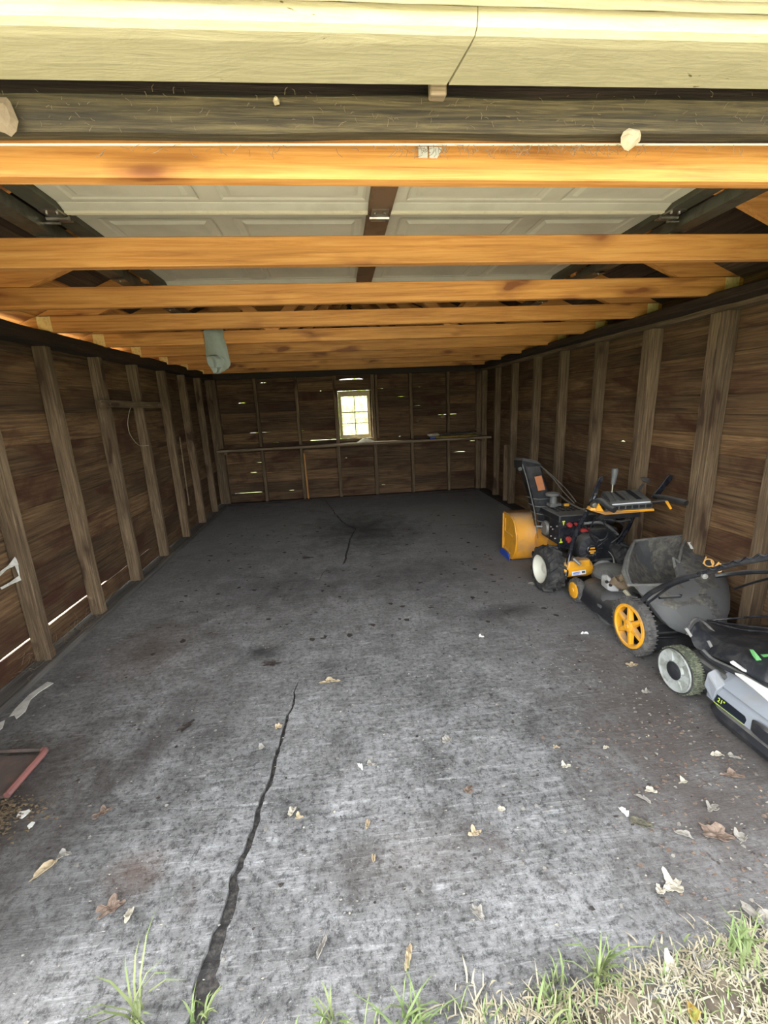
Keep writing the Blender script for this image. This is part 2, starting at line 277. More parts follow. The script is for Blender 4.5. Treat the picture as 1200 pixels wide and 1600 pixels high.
M['glass'] = glass_mat()

# ---------------------------------------------------------------- mesh helpers (everything is authored in world metres)
def BM(): return bmesh.new()
ORG = {}
def obj(name, bm, mat, parent=None, smooth=False, bevel=0.0, solid=0.0, subsurf=0, bseg=1):
    me = bpy.data.meshes.new(name)
    bmesh.ops.recalc_face_normals(bm, faces=bm.faces)
    if parent is not None: off = ORG[parent.name]
    else:
        xs = [v.co.x for v in bm.verts]; ys = [v.co.y for v in bm.verts]; zs = [v.co.z for v in bm.verts]
        off = Vector(((min(xs)+max(xs))/2, (min(ys)+max(ys))/2, min(zs)))
    bm.transform(Matrix.Translation(-off)); bm.to_mesh(me); bm.free()
    if isinstance(mat, str): mat = M[mat]
    me.materials.append(mat)
    o = bpy.data.objects.new(name, me); C.objects.link(o); ORG[o.name] = off
    if parent is not None: o.parent = parent
    else: o.location = off
    if smooth:
        for p in me.polygons: p.use_smooth = True
        me.set_sharp_from_angle(angle=math.radians(40))
    if solid: md = o.modifiers.new('solid', 'SOLIDIFY'); md.thickness = solid; md.offset = 0
    if subsurf: md = o.modifiers.new('sub', 'SUBSURF'); md.levels = subsurf; md.render_levels = subsurf
    if bevel: md = o.modifiers.new('bevel', 'BEVEL'); md.width = bevel; md.segments = bseg; md.limit_method = 'ANGLE'; md.angle_limit = math.radians(35)
    return o
def tag(o, label=None, cat=None, group=None, kind=None):
    if label: o['label'] = label
    if cat: o['category'] = cat
    if group: o['group'] = group
    if kind: o['kind'] = kind
    return o
def empty(name, loc, label=None, cat=None, group=None, kind=None):
    o = bpy.data.objects.new(name, None); C.objects.link(o); o.location = loc; ORG[o.name] = Vector(loc); o.empty_display_size = 0.1
    return tag(o, label, cat, group, kind)
def box(bm, a, b):
    """axis aligned box from corner a to corner b"""
    v = [bm.verts.new((x, y, z)) for x in (a[0], b[0]) for y in (a[1], b[1]) for z in (a[2], b[2])]
    for f in ((0, 1, 3, 2), (4, 6, 7, 5), (0, 4, 5, 1), (2, 3, 7, 6), (0, 2, 6, 4), (1, 5, 7, 3)): bm.faces.new([v[i] for i in f])
    return v
def hexa(bm, bot, top):
    """solid from four bottom and four top points"""
    b = [bm.verts.new(p) for p in bot]; t = [bm.verts.new(p) for p in top]; k = len(b)
    bm.faces.new(b[::-1]); bm.faces.new(t)
    for i in range(k): bm.faces.new((b[i], b[(i+1) % k], t[(i+1) % k], t[i]))
def beam(bm, p0, p1, w, h, up=(0, 0, 1), n=1, jit=0.0, seed=None):
    """rough sawn beam: width w across, height h along up, n segments, edges wander by jit"""
    p0 = Vector(p0); p1 = Vector(p1); d = (p1-p0).normalized(); up = Vector(up); s = d.cross(up).normalized(); u = s.cross(d).normalized()
    rings = []
    for i in range(n+1):
        c = p0.lerp(p1, i/n); ring = []
        for a, b_ in ((-1, -1), (1, -1), (1, 1), (-1, 1)):
            j = Vector((random.uniform(-jit, jit), random.uniform(-jit, jit), random.uniform(-jit, jit))) if jit else Vector()
            ring.append(bm.verts.new(c + s*a*w/2 + u*b_*h/2 + j - d*j.dot(d)))
        rings.append(ring)
    bm.faces.new(rings[0][::-1]); bm.faces.new(rings[-1])
    for i in range(n):
        for k in range(4): bm.faces.new((rings[i][k], rings[i][(k+1) % 4], rings[i+1][(k+1) % 4], rings[i+1][k]))
def frame_of(d):
    d = d.normalized(); a = Vector((0, 0, 1)) if abs(d.z) < 0.9 else Vector((1, 0, 0))
    s = d.cross(a).normalized(); return s, s.cross(d).normalized()
def tube(bm, pts, r, n=8, cap=True):
    pts = [Vector(p) for p in pts]; rs = r if isinstance(r, (list, tuple)) else [r]*len(pts); rings = []
    d0 = pts[1]-pts[0]; s, u = frame_of(d0)
    for i, p in enumerate(pts):
        d = (pts[min(i+1, len(pts)-1)]-pts[max(i-1, 0)]).normalized()
        s = (s - d*s.dot(d)).normalized(); u = s.cross(d)
        rings.append([bm.verts.new(p + (s*math.cos(2*PI*k/n)+u*math.sin(2*PI*k/n))*rs[i]) for k in range(n)])
    for i in range(len(rings)-1):
        for k in range(n): bm.faces.new((rings[i][k], rings[i][(k+1) % n], rings[i+1][(k+1) % n], rings[i+1][k]))
    if cap: bm.faces.new(rings[0][::-1]); bm.faces.new(rings[-1])
def curve_pts(pts, k=6):
    """Catmull-Rom through the points"""
    P = [Vector(p) for p in pts]; P = [P[0]*2-P[1]] + P + [P[-1]*2-P[-2]]; out = []
    for i in range(1, len(P)-2):
        for j in range(k):
            t = j/k; a, b, c, d = P[i-1], P[i], P[i+1], P[i+2]
            out.append(0.5*((2*b) + (c-a)*t + (2*a-5*b+4*c-d)*t*t + (3*b-a-3*c+d)*t**3))
    out.append(P[-2]); return out
def lathe(bm, prof, c, axis, n=24, a0=0, a1=2*PI):
    """profile of (radius, along) turned about an axis through c"""
    c = Vector(c); d = Vector(axis).normalized(); s, u = frame_of(d); rings = []
    full = abs(a1-a0-2*PI) < 1e-4; m = n if full else n+1
    for r, t in prof:
        if r < 1e-6: rings.append([bm.verts.new(c+d*t)])
        else: rings.append([bm.verts.new(c+d*t+(s*math.cos(a0+(a1-a0)*k/n)+u*math.sin(a0+(a1-a0)*k/n))*r) for k in range(m)])
    for i in range(len(rings)-1):
        A, B = rings[i], rings[i+1]
        for k in range(n):
            k2 = (k+1) % m
            if len(A) == 1 and len(B) == 1: continue
            if len(A) == 1: bm.faces.new((A[0], B[k], B[k2]))
            elif len(B) == 1: bm.faces.new((A[k], A[k2], B[0]))
            else: bm.faces.new((A[k], A[k2], B[k2], B[k]))
def prism(bm, pts, vec):
    """polygon pts pushed along vec"""
    a = [bm.verts.new(p) for p in pts]; b = [bm.verts.new(Vector(p)+Vector(vec)) for p in pts]; k = len(a)
    bm.faces.new(a[::-1]); bm.faces.new(b)
    for i in range(k): bm.faces.new((a[i], a[(i+1) % k], b[(i+1) % k], b[i]))
def loft(bm, rings, cap0=True, cap1=True):
    R = [[bm.verts.new(p) for p in r] for r in rings]; k = len(R[0])
    for i in range(len(R)-1):
        for j in range(k): bm.faces.new((R[i][j], R[i][(j+1) % k], R[i+1][(j+1) % k], R[i+1][j]))
    if cap0: bm.faces.new(R[0][::-1])
    if cap1: bm.faces.new(R[-1])
def rrect(cx, cy, hx, hy, r, z, k=3):
    out = []
    for qx, qy, a in ((1, 1, 0), (-1, 1, PI/2), (-1, -1, PI), (1, -1, 1.5*PI)):
        for i in range(k+1):
            t = a+PI/2*i/k; out.append((cx+qx*(hx-r)+r*math.cos(t), cy+qy*(hy-r)+r*math.sin(t), z))
    return out
def text_obj(name, s, loc, rot_m, size, mat, parent, extrude=0.001):
    cu = bpy.data.curves.new(name, 'FONT'); cu.body = s; cu.size = size; cu.extrude = extrude; cu.align_x = 'CENTER'; cu.align_y = 'CENTER'
    t = bpy.data.objects.new('tmp', cu); C.objects.link(t); dg = bpy.context.evaluated_depsgraph_get(); dg.update()
    me = bpy.data.meshes.new_from_object(t.evaluated_get(dg)); bpy.data.objects.remove(t)
    bm = BM(); bm.from_mesh(me); bm.transform(Matrix.Translation(Vector(loc)) @ rot_m.to_4x4())
    return obj(name, bm, mat, parent)

SHL = (-1.7100, 6.2500, 0.8410); SHR = (2.2580, 6.2500, 0.8510)      # front edge of the shelf, left and right
CLA = (-1.6900, 3.3880, 1.4750); CLB = (-1.6900, 4.5080, 1.4690)

# ================================================================ THE SETTING
XL, XR, YB = -1.81, 2.27, 6.577          # inner faces of the siding
SL, SR, SB = -1.725, 2.183, 6.49         # inner faces of the studs
ZP0, ZP1 = 1.815, 1.888                  # top plate

# ---- slab with an open crack: two runs of strips either side of the crack
CR = [(0.60, -0.43, .026), (0.70, -0.425, .024), (0.79, -0.418, .026), (0.86, -0.420, .022), (0.94, -0.408, .020), (1.02, -0.398, .014), (1.06, -0.408, .013), (1.14, -0.385, .012), (1.22, -0.370, .010), (1.32, -0.366, .009),
      (1.43, -0.345, .009), (1.52, -0.340, .008), (1.60, -0.331, .008), (1.72, -0.322, .007), (1.84, -0.305, .006), (1.94, -0.300, .003), (2.05, -0.285, .0), (3.30, -0.25, .0),
      (3.51, -0.208, .0035), (3.60, -0.17, .004), (3.66, -0.05, .004), (3.72, -0.022, .010), (3.95, 0.0, .010), (4.2, 0.03, .011), (4.45, 0.055, .010), (4.81, 0.131, .006), (4.95, 0.06, .007), (5.17, -0.02, .012), (5.6, -0.11, .009), (6.0, -0.17, .007), (6.34, -0.234, .008), (6.58, -0.25, .0)]
def crack_at(y):
    for a, b in zip(CR, CR[1:]):
        if a[0] <= y <= b[0]:
            t = (y-a[0])/(b[0]-a[0]); return a[1]+(b[1]-a[1])*t, a[2]+(b[2]-a[2])*t
    return CR[-1][1], 0
ys = [0.64+i*0.02 for i in range(int((6.70-0.64)/0.02)+1)]
fb = BM(); rows = []
for y in ys:
    cx, cw = crack_at(y); wv = 0.010*noise.noise(Vector((y*9, 0, 3)))+0.006*noise.noise(Vector((y*31, 5, 3)))
    jl = cw*(1+0.7*noise.noise(Vector((y*23, 0, 9)))); jr = cw*(1+0.7*noise.noise(Vector((y*27, 8, 9)))); cx += wv if cw > 0 else wv*0.5
    yy = y + (0.012*noise.noise(Vector((y, 2, 1))) if y == ys[0] else 0)
    rows.append((yy, cx-jl, cx+jr, cw > 0.0005))
for (y0, a0, b0, o0), (y1, a1, b1, o1) in zip(rows, rows[1:]):
    for x0, x1, x2, x3 in ((-2.0, a0, a1, -2.0), (b0, 2.45, 2.45, b1)):
        v = [fb.verts.new(p) for p in ((x0, y0, 0), (x1, y0, 0), (x2, y1, 0), (x3, y1, 0))]; fb.faces.new(v)
    for xa, xb in ((a0, a1), (b0, b1)):
        v = [fb.verts.new(p) for p in ((xa, y0, 0), (xb, y1, 0), (xb, y1, -0.03), (xa, y0, -0.03))]; fb.faces.new(v)
v = [fb.verts.new(p) for p in ((-2.0, 0.64, 0), (2.45, 0.64, 0), (2.45, 0.64, -0.10), (-2.0, 0.64, -0.10))]; fb.faces.new(v)
bmesh.ops.remove_doubles(fb, verts=fb.verts, dist=0.0002)
floor = tag(obj('floor', fb, 'concrete'), kind='structure')
floor.location = (0, 0, 0); floor.data.transform(Matrix.Translation(ORG['floor'])); ORG['floor'] = Vector((0, 0, 0))
for p in floor.data.polygons: pass
cb = BM(); prev = None
for i, (y, a, b, o) in enumerate(rows):
    c = (a+b)/2; z = -0.012+0.007*noise.noise(Vector((y*40, 1, 1)))
    cur = [cb.verts.new((c+dx, y, z+(0.004 if abs(dx) > .03 else 0)+0.004*noise.noise(Vector((y*60, dx*90, 2))))) for dx in (-0.06, -0.02, 0.0, 0.02, 0.06)]
    if prev:
        for k in range(4): cb.faces.new((prev[k], prev[k+1], cur[k+1], cur[k]))
    prev = cur
obj('crack_bed', cb, 'crack_dirt', floor)

# ---- ground outside
def grid(bm, x0, x1, y0, y1, nx, ny, zf):
    V = [[bm.verts.new((x0+(x1-x0)*i/nx, y0+(y1-y0)*j/ny, zf(x0+(x1-x0)*i/nx, y0+(y1-y0)*j/ny))) for i in range(nx+1)] for j in range(ny+1)]
    for j in range(ny):
        for i in range(nx): bm.faces.new((V[j][i], V[j][i+1], V[j+1][i+1], V[j+1][i]))
b = BM(); grid(b, -30, 30, -30, 30, 6, 6, lambda x, y: -0.13)
tag(obj('ground', b, 'lawn'), kind='structure')
b = BM(); grid(b, -2.0, 2.45, 0.30, 0.66, 90, 10, lambda x, y: -0.022+0.02*noise.noise(Vector((x*7, y*7, 0)))+(y-0.30)*0.045)
tag(obj('trim_5', b, 'soil'), kind='structure')['label'] = 'strip of bare soil along the front edge of the concrete slab'
b = BM(); grid(b, -3.5, 5.0, -7.0, 0.32, 20, 20, lambda x, y: -0.07+0.015*noise.noise(Vector((x*2, y*2, 0))))
tag(obj('trim_6', b, 'gravel'), kind='structure')['label'] = 'unseen pale gravel added in front of the garage to bounce light'  # added out of view, sends sunlight up to the header and joists

b = BM(); grid(b, -6.0, -1.95, 0.5, 9.0, 14, 20, lambda x, y: -0.10+0.015*noise.noise(Vector((x*2, y*2, 4))))
tag(obj('trim_7', b, 'bounce_gravel_left'), kind='structure')['label'] = 'pale gravel strip added outside the left wall to bounce light'  # added pale strip, bounces sunlight into the left eave opening
# ---- walls: every stud and siding board is a piece of its own
def siding(root, axis, const, lo, hi, rows_z, splits, mat, out, holes=(), over=0.004, jit=0.003, gaps={}, leak=0.03):
    """axis 0: boards run along x at y=const; axis 1: boards run along y at x=const; out = direction to the outside"""
    for r, (z0, z1) in enumerate(zip(rows_z, rows_z[1:])):
        cuts = [lo] + sorted(random.sample(splits, 2 if len(splits) > 4 else 1)) + [hi]
        segs = list(zip(cuts, cuts[1:])); final = []
        for a, b_ in segs:
            parts = [(a, b_)]
            for h0, h1, hz0, hz1 in holes:
                if z1 > hz0+0.01 and z0 < hz1-0.01:
                    nxt = []
                    for p, q in parts:
                        if q <= h0 or p >= h1: nxt.append((p, q)); continue
                        if p < h0: nxt.append((p, h0))
                        if q > h1: nxt.append((h1, q))
                    parts = nxt
            final += parts
        for a, b_ in final:
            if b_-a < 0.03: continue
            bm = BM(); n = max(2, int((b_-a)/0.06)); tilt = random.uniform(-.002, .004); g = gaps.get(r, 0); off = random.uniform(0, .004)
            ring_prev = None; sd = random.uniform(0, 50)
            for i in range(n+1):
                t = a+(b_-a)*i/n + (-0.0015 if i == n else 0.0015 if i == 0 else 0)
                jb = jit*1.6*noise.noise(Vector((t*2.7, sd, 0)))+random.uniform(-jit, jit)*0.5; jt = jit*1.6*noise.noise(Vector((t*2.2, sd, 7)))+random.uniform(-jit, jit)*0.5
                gg = g(t) if callable(g) else g
                lk = min(0.0032, leak*max(0.0, noise.noise(Vector((t*4.3, r*7.7, const)))-0.43))
                gg = max(gg, lk if (axis == 0 or r < 3) else 0); lo_z, hi_z = z0+jb*.6-(over if gg < .0008 else -gg), z1+jt*.4
                pts = []; e = 0.006
                for d, z in ((off, lo_z+e+.003+abs(jb)), (off+tilt, hi_z-e-abs(jt)), (off+.007, hi_z), (0.021+off, hi_z), (0.021+off, lo_z), (off+.007, lo_z)):
                    pts.append((t, const+out*d, z) if axis == 0 else (const+out*d, t, z))
                cur = [bm.verts.new(p) for p in pts]
                if ring_prev:
                    for k in range(6): bm.faces.new((ring_prev[k], ring_prev[(k+1) % 6], cur[(k+1) % 6], cur[k]))
                else: bm.faces.new(cur[::-1])
                ring_prev = cur
            bm.faces.new(ring_prev)
            obj('siding_board', bm, mat, root)
def stud(root, x, y, face, dz=0.0, w=0.05, z0=0.04, z1=None, mat='stud_z', lean=(0, 0), d=None):
    """upright; face: 'l','r' for side walls, 'b' for the back wall"""
    bm = BM(); z1 = z1 or ZP0
    if face == 'l': beam(bm, (XL+(SL-XL)/2+lean[0], y, z0), (XL+(SL-XL)/2, y+lean[1], z1), SL-XL-0.004, w, up=(0, 1, 0), n=7, jit=0.0035)
    elif face == 'r': beam(bm, (XR-(XR-SR)/2, y, z0), (XR-(XR-SR)/2, y+lean[1], z1), XR-SR-0.004, w, up=(0, 1, 0), n=7, jit=0.0035)
    else: beam(bm, (x, YB-(YB-SB)/2, z0), (x+lean[0], YB-(YB-SB)/2, z1), w, YB-SB-0.004, up=(0, 1, 0), n=7, jit=0.003)
    return obj('stud', bm, mat, root, bevel=0.003)

def rows_for(z0, z1, h):
    k = round((z1-z0)/h); zs = [z0]
    for i in range(1, k): zs.append(z0+(z1-z0)*i/k+random.uniform(-.012, .012))
    return zs+[z1]

# left wall
wl = empty('wall_left', (XL, 3.8, 0), kind='structure')
lrows = [0.035, 0.172, 0.35, 0.53, 0.70, 0.885, 1.06, 1.24, 1.42, 1.60, 1.76, 1.90]
def gap1(t): return 0.011 if t < 3.25 else (0.004 if t < 4 else 0.0)
siding(wl, 1, XL, 1.02, YB+0.02, lrows, [1.81, 2.42, 3.03, 3.64, 4.24, 4.85, 5.46], 'board_y', -1, gaps={1: gap1, 0: 0.008}, leak=0.05)
for i, y in enumerate((1.20, 1.79, 2.415, 2.985, 3.585, 4.20, 4.84, 5.44, 6.02)):
    stud(wl, 0, y, 'l', w=0.058 if i < 5 else 0.05, lean=(0, random.uniform(-.012, .012)), mat='stud_z')
stud(wl, 0, YB-0.045, 'l', w=0.09)
b = BM(); beam(b, ((XL+SL)/2-0.01, 1.02, 0.020), ((XL+SL)/2-0.01, YB, 0.020), 0.135, 0.040, n=30, jit=0.002); obj('sill_plate', b, 'sill', wl, bevel=0.004)
b = BM(); beam(b, (-1.745, 1.02, 1.854), (-1.745, YB, 1.854), 0.128, 0.078, n=40, jit=0.003); obj('top_plate', b, 'dark_y', wl, bevel=0.004)
# right wall
wr = empty('wall_right', (XR, 3.8, 0), kind='structure')
rrows = [0.035, 0.20, 0.38, 0.56, 0.72, 0.885, 1.015, 1.13, 1.25, 1.365, 1.52, 1.60, 1.72, 1.90]
siding(wr, 1, XR, 1.02, YB+0.02, rrows, [1.86, 2.42, 3.0, 3.6, 4.19, 4.78, 5.36], 'board_y', 1, gaps={6: (lambda t: 0.012 if 3.26 < t < 3.33 else 0)}, leak=0.02)
for i, y in enumerate((1.28, 1.97, 2.43, 3.01, 3.59, 4.18, 4.76, 5.38, 5.96)):
    stud(wr, 0, y, 'r', w=0.062 if i < 5 else 0.05, lean=(0, random.uniform(-.01, .01)))
    if i in (2, 3): stud(wr, 0, y-0.055, 'r', w=0.040)        # doubled uprights
stud(wr, 0, 5.56, 'r', w=0.04, z1=0.80); stud(wr, 0, YB-0.045, 'r', w=0.09)
b = BM(); beam(b, ((XR+SR)/2, 1.02, 0.020), ((XR+SR)/2, YB, 0.020), 0.12, 0.040, n=30, jit=0.002); obj('sill_plate', b, 'dark_y', wr, bevel=0.004)
b = BM(); beam(b, (2.165, 1.02, 1.868), (2.165, YB, 1.868), 0.215, 0.052, n=44, jit=0.0045); obj('top_plate', b, 'dark_y', wr, bevel=0.006)
b = BM(); beam(b, (2.215, 1.02, 1.828), (2.215, YB, 1.828), 0.10, 0.030, n=44, jit=0.003); obj('top_plate', b, 'stud_y', wr, bevel=0.004)
for y0 in range(10):
    ya = 1.20+y0*0.61; bm = BM(); box(bm, (XR-0.01, ya, 1.892), (XR+0.012, ya+0.565, 2.02)); obj('eave_block', bm, 'board_y', wr)
# back wall
wb = empty('wall_back', (0.24, YB, 0), kind='structure')
brows = [0.03, 0.17, 0.32, 0.475, 0.62, 0.78, 0.905, 1.06, 1.20, 1.35, 1.49, 1.615, 1.76, 1.90]
def gb(t): return 0.006 if (-1.60 < t < -1.2) else 0.0
def gc(t): return 0.007 if (-0.45 < t < 0.0 or 0.05 < t < 0.25) else 0.0
siding(wb, 0, YB, XL-0.02, XR+0.02, brows, [-1.148, -.583, -.018, .547, 1.112, 1.677], 'board_x', 1, holes=[(0.03, 0.500, 0.915, 1.600)], over=0.004, jit=0.004, leak=0.075, gaps={1: gb, 6: gc, 12: (lambda t: 0.012 if 0.06 < t < 0.40 else 0.0)})
for i, x in enumerate((-1.130, -.565, -.012, .545, 1.112, 1.677)):
    stud(wb, x, 0, 'b', w=0.042 if i in (0, 1, 4, 5) else 0.05, lean=(random.uniform(-.012, .012), 0))
stud(wb, 2.14, 0, 'b', w=0.07); stud(wb, XL+0.10, 0, 'b', w=0.085); stud(wb, 0.575+0.02, 0, 'b', w=0.035, z0=0.9)
b = BM(); beam(b, (-0.515, SB+0.03, 0.04), (-0.525, SB+0.03, 0.73), 0.025, 0.05, up=(0, 1, 0)); obj('stud', b, 'pine_z', wb, bevel=0.003)
b = BM(); beam(b, (XL, (YB+SB)/2, 0.018), (XR, (YB+SB)/2, 0.018), YB-SB+0.01, 0.036, n=20, jit=0.002); obj('sill_plate', b, 'dark_x', wb)
b = BM(); beam(b, (XL, (YB+SB)/2, (ZP0+ZP1)/2), (XR, (YB+SB)/2, (ZP0+ZP1)/2), YB-SB+0.01, ZP1-ZP0, n=20, jit=0.003); obj('top_plate', b, 'dark_x', wb)
b = BM(); box(b, (0.015, SB+0.01, 0.875), (0.53, YB-0.002, 0.912)); obj('window_header', b, 'stud_x', wb)
b = BM(); box(b, (0.015, SB+0.01, 1.603), (0.53, YB-0.002, 1.64)); obj('window_header', b, 'board_x', wb)
def roofz(x): return 1.984+0.42*(1.88-x) if x > 0.245 else 1.984+0.42*(x+1.39)
for yy, mt, nm in ((YB, 'board_x', wb),):
    b = BM(); prism(b, [(XL, yy+.004, 1.89), (XR, yy+.004, 1.89), (XR, yy+.004, 1.94), (0.245, yy+.004, 2.80), (XL, yy+.004, 1.94)], (0, 0.018, 0)); obj('gable_panel', b, mt, nm)
for (x, z) in ((0.90+0.30, 1.13), (1.60, 1.17)):
    b = BM(); lathe(b, [(0.0, 0), (0.035, 0.004), (0.03, 0.012), (0, 0.014)], (x, YB-0.002, z), (0, -1, 0), 10); obj('knot_patch', b, 'stud_x', wb)

# front wall: gable and returns beside the door opening, all behind or above the head trim
wf = empty('wall_front', (0.24, 0.95, 0), kind='structure')
b = BM(); prism(b, [(XL-.02, 0.94, 2.13), (XR+.02, 0.94, 2.13), (XR+.02, 0.94, 1.96), (0.245, 0.94, 2.83), (XL-.02, 0.94, 1.96)][:2]+[(0.245, 0.94, 2.83)], (0, 0.02, 0)); obj('gable_panel', b, 'cream', wf)
for xa, xb in ((XL-.02, -1.16), (1.66, XR+.02)):
    for k in range(12):
        b = BM(); z = k*0.18; box(b, (xa, 0.93, z), (xb, 0.955, z+0.176)); obj('siding_board', b, 'cream', wf)
for x in (-1.14, 1.62):
    b = BM(); box(b, (x-.02, 0.90, 0.0), (x+.02, 1.06, 2.0)); obj('door_jamb', b, 'cream', wf, bevel=0.003)

# cream head trim: two boards meeting at a slanting crack, worn round front edge
def cream_piece(xa, xb, slant_a, slant_b):
    bm = BM(); rings = []; n = max(4, int((xb-xa)/0.04))
    for i in range(n+1):
        t = i/n; x = xa+(xb-xa)*t; ring = []
        sl_ = slant_a if i == 0 else (slant_b if i == n else 0)
        dz = (x-0.14)*0.0125
        for (y, z) in ((1.022, 2.000), (0.925, 2.000), (0.908, 2.003), (0.899, 2.010), (0.896, 2.022), (0.896, 2.036), (1.022, 2.036)):
            w_ = 0.002*noise.noise(Vector((x*7, y*20, z*9)))+(0.003*noise.noise(Vector((x*16, 3, 3))) if y > 1 else 0)
            ring.append((x+sl_*(1.022-y)/0.126+0.003*noise.noise(Vector((y*80, z*90, xa)))*(i in (0, n)), y+w_, z+dz+w_*0.5))
        rings.append(ring)
    loft(bm, rings); return bm
t1 = empty('trim_1', (0.3, 0.96, 2.0), kind='structure')
obj('head_board', cream_piece(-1.16, 0.262, 0, 0.022), 'cream', t1); obj('head_board', cream_piece(0.265, 1.66, 0.022, 0), 'cream', t1)
t2 = empty('trim_2', (0.3, 0.88, 2.03), kind='structure')
b = BM(); rings = []
for i in range(60):
    x = -1.2+2.95*i/59; dz = (x-0.14)*0.0125+0.0015*noise.noise(Vector((x*9, 0, 0)))
    rings.append([(x, y+0.0015*noise.noise(Vector((x*12, y*50, 4))), z+dz) for y, z in ((0.896, 2.036), (0.886, 2.030), (0.880, 2.034), (0.876, 2.040), (0.872, 2.036), (0.862, 2.040), (0.860, 2.050), (0.860, 2.14), (0.896, 2.14))])
loft(b, rings); obj('casing_board', b, 'cream', t2)
b = BM(); box(b, (-1.2, 0.86, 2.14), (1.75, 1.07, 2.16)); obj('light_block_board', b, 'dark_x', t2)  # unseen board added over the trim to keep the gap below dark
t3 = empty('trim_3', (0.3, 1.06, 1.93), kind='structure')
b = BM(); rings = []
for i in range(90):
    x = -1.3+3.1*i/89; dz = (x-0.14)*0.0125+0.004*noise.noise(Vector((x*3, 0, 0)))
    rings.append([(x, y+0.002*noise.noise(Vector((x*8, y*50, z*30))), z+dz) for y, z in ((1.045, 1.930), (1.042, 1.945), (1.046, 1.970), (1.043, 1.990), (1.050, 1.997), (1.072, 2.00), (1.072, 1.930))])
loft(b, rings); obj('header_or_backing', b, 'header', t3)
b = BM(); rings = [[(x, y, z+(x-0.14)*0.0125) for y, z in ((1.072, 1.9235), (1.072, 1.9255), (1.077, 1.9255), (1.077, 1.9235))] for x in (-1.3, -0.4, 0.30, 1.0, 1.8)]
loft(b, rings); obj('weather_strip', b, 'white_edge', t3)
b = BM(); box(b, (0.229, 1.022, 1.985), (0.263, 1.045, 2.02)); obj('spacer_block', b, 'ledge_x', t3, bevel=0.003)
b = BM(); box(b, (-1.3, 1.075, 1.94), (1.8, 1.085, 2.14)); obj('header_or_backing', b, 'dark_x', t3)  # dark backing added so the gap above the beam looks black

# roof deck
ce = empty('ceiling', (0.245, 3.8, 2.3), kind='structure')
RT = 0.150
for side in (1, -1):
    run = 2.45 if side > 0 else 2.42; k = 17; wd = run/k
    for i in range(k):
        xa = 0.245+side*(i*wd+0.003); xb = 0.245+side*((i+1)*wd-0.004)
        cuts = [0.62] + sorted(random.sample([1.79, 2.40, 3.01, 3.62, 4.23, 4.84, 5.45], 2)) + [6.66]
        for ya, yb in zip(cuts, cuts[1:]):
            bm = BM(); za, zb = roofz(xa)+RT, roofz(xb)+RT; o_ = random.uniform(0, .004)
            hexa(bm, [(xa, ya+.001, za+o_), (xb, ya+.001, zb+o_), (xb, yb-.001, zb+o_), (xa, yb-.001, za+o_)], [(xa, ya+.001, za+.018), (xb, ya+.001, zb+.018), (xb, yb-.001, zb+.018), (xa, yb-.001, za+.018)])
            obj('roof_plank', bm, 'deck_y' if not (side < 0 and i > k-6) else 'pine_y', ce)
    xe = 0.245+side*(run+0.03)
    bm = BM(); hexa(bm, [(0.245, .58, roofz(0.245)+RT+.026), (xe, .58, roofz(xe)+RT+.026), (xe, 6.68, roofz(xe)+RT+.026), (0.245, 6.68, roofz(0.245)+RT+.026)],
         [(0.245, .58, roofz(0.245)+RT+.04), (xe, .58, roofz(xe)+RT+.04), (xe, 6.68, roofz(xe)+RT+.04), (0.245, 6.68, roofz(0.245)+RT+.04)]); obj('shingle_layer', bm, 'shingle', ce)  # unseen shingle sheet over the planks, put in to block sun

# window
wd_ = empty('window_1', (0.265, YB, 0.915), kind='structure')
x0, x1, z0, z1 = 0.03, 0.50, 0.915, 1.600
for nm, a, b_ in (('window_frame', (x0, YB-0.02, z0), (x0+.022, YB+.03, z1)), ('window_frame', (x1-.022, YB-0.02, z0), (x1, YB+.03, z1)), ('window_frame', (x0+.022, YB-0.02, z1-.022), (x1-.022, YB+.03, z1)), ('window_frame', (x0+.022, YB-0.03, z0), (x1-.022, YB+.04, z0+.020))):
    b = BM(); box(b, a, b_); obj(nm, b, 'sash', wd_, bevel=0.002)
sx0, sx1, sz0, sz1 = x0+.022, x1-.022, z0+.020, z1-.022
ms = BM()
for a, b_ in (((sx0, sz0), (sx0+.022, sz1)), ((sx1-.022, sz0), (sx1, sz1)), ((sx0+.022, sz1-.055), (sx1-.022, sz1)), ((sx0+.022, sz0), (sx1-.022, sz0+.03))): box(ms, (a[0], YB-.006, a[1]), (b_[0], YB+.016, b_[1]))
obj('sash', ms, 'sash', wd_)
xm = (sx0+sx1)/2
for a, b_ in (((xm-.006, sz0+.03), (xm+.006, sz1-.055)), ((sx0+.022, 1.288), (sx1-.022, 1.302)), ((sx0+.022, 1.128), (sx1-.022, 1.138))):
    b = BM(); box(b, (a[0], YB-.003, a[1]), (b_[0], YB+.012, b_[1])); obj('glazing_bar', b, 'sash', wd_)
for xa, xb in ((sx0+.022, xm-.006), (xm+.006, sx1-.022)):
    for za, zb in ((sz0+.03, 1.128), (1.138, 1.288), (1.302, sz1-.055)):
        b = BM(); box(b, (xa, YB+.004, za), (xb, YB+.007, zb)); obj('pane', b, 'glass', wd_)

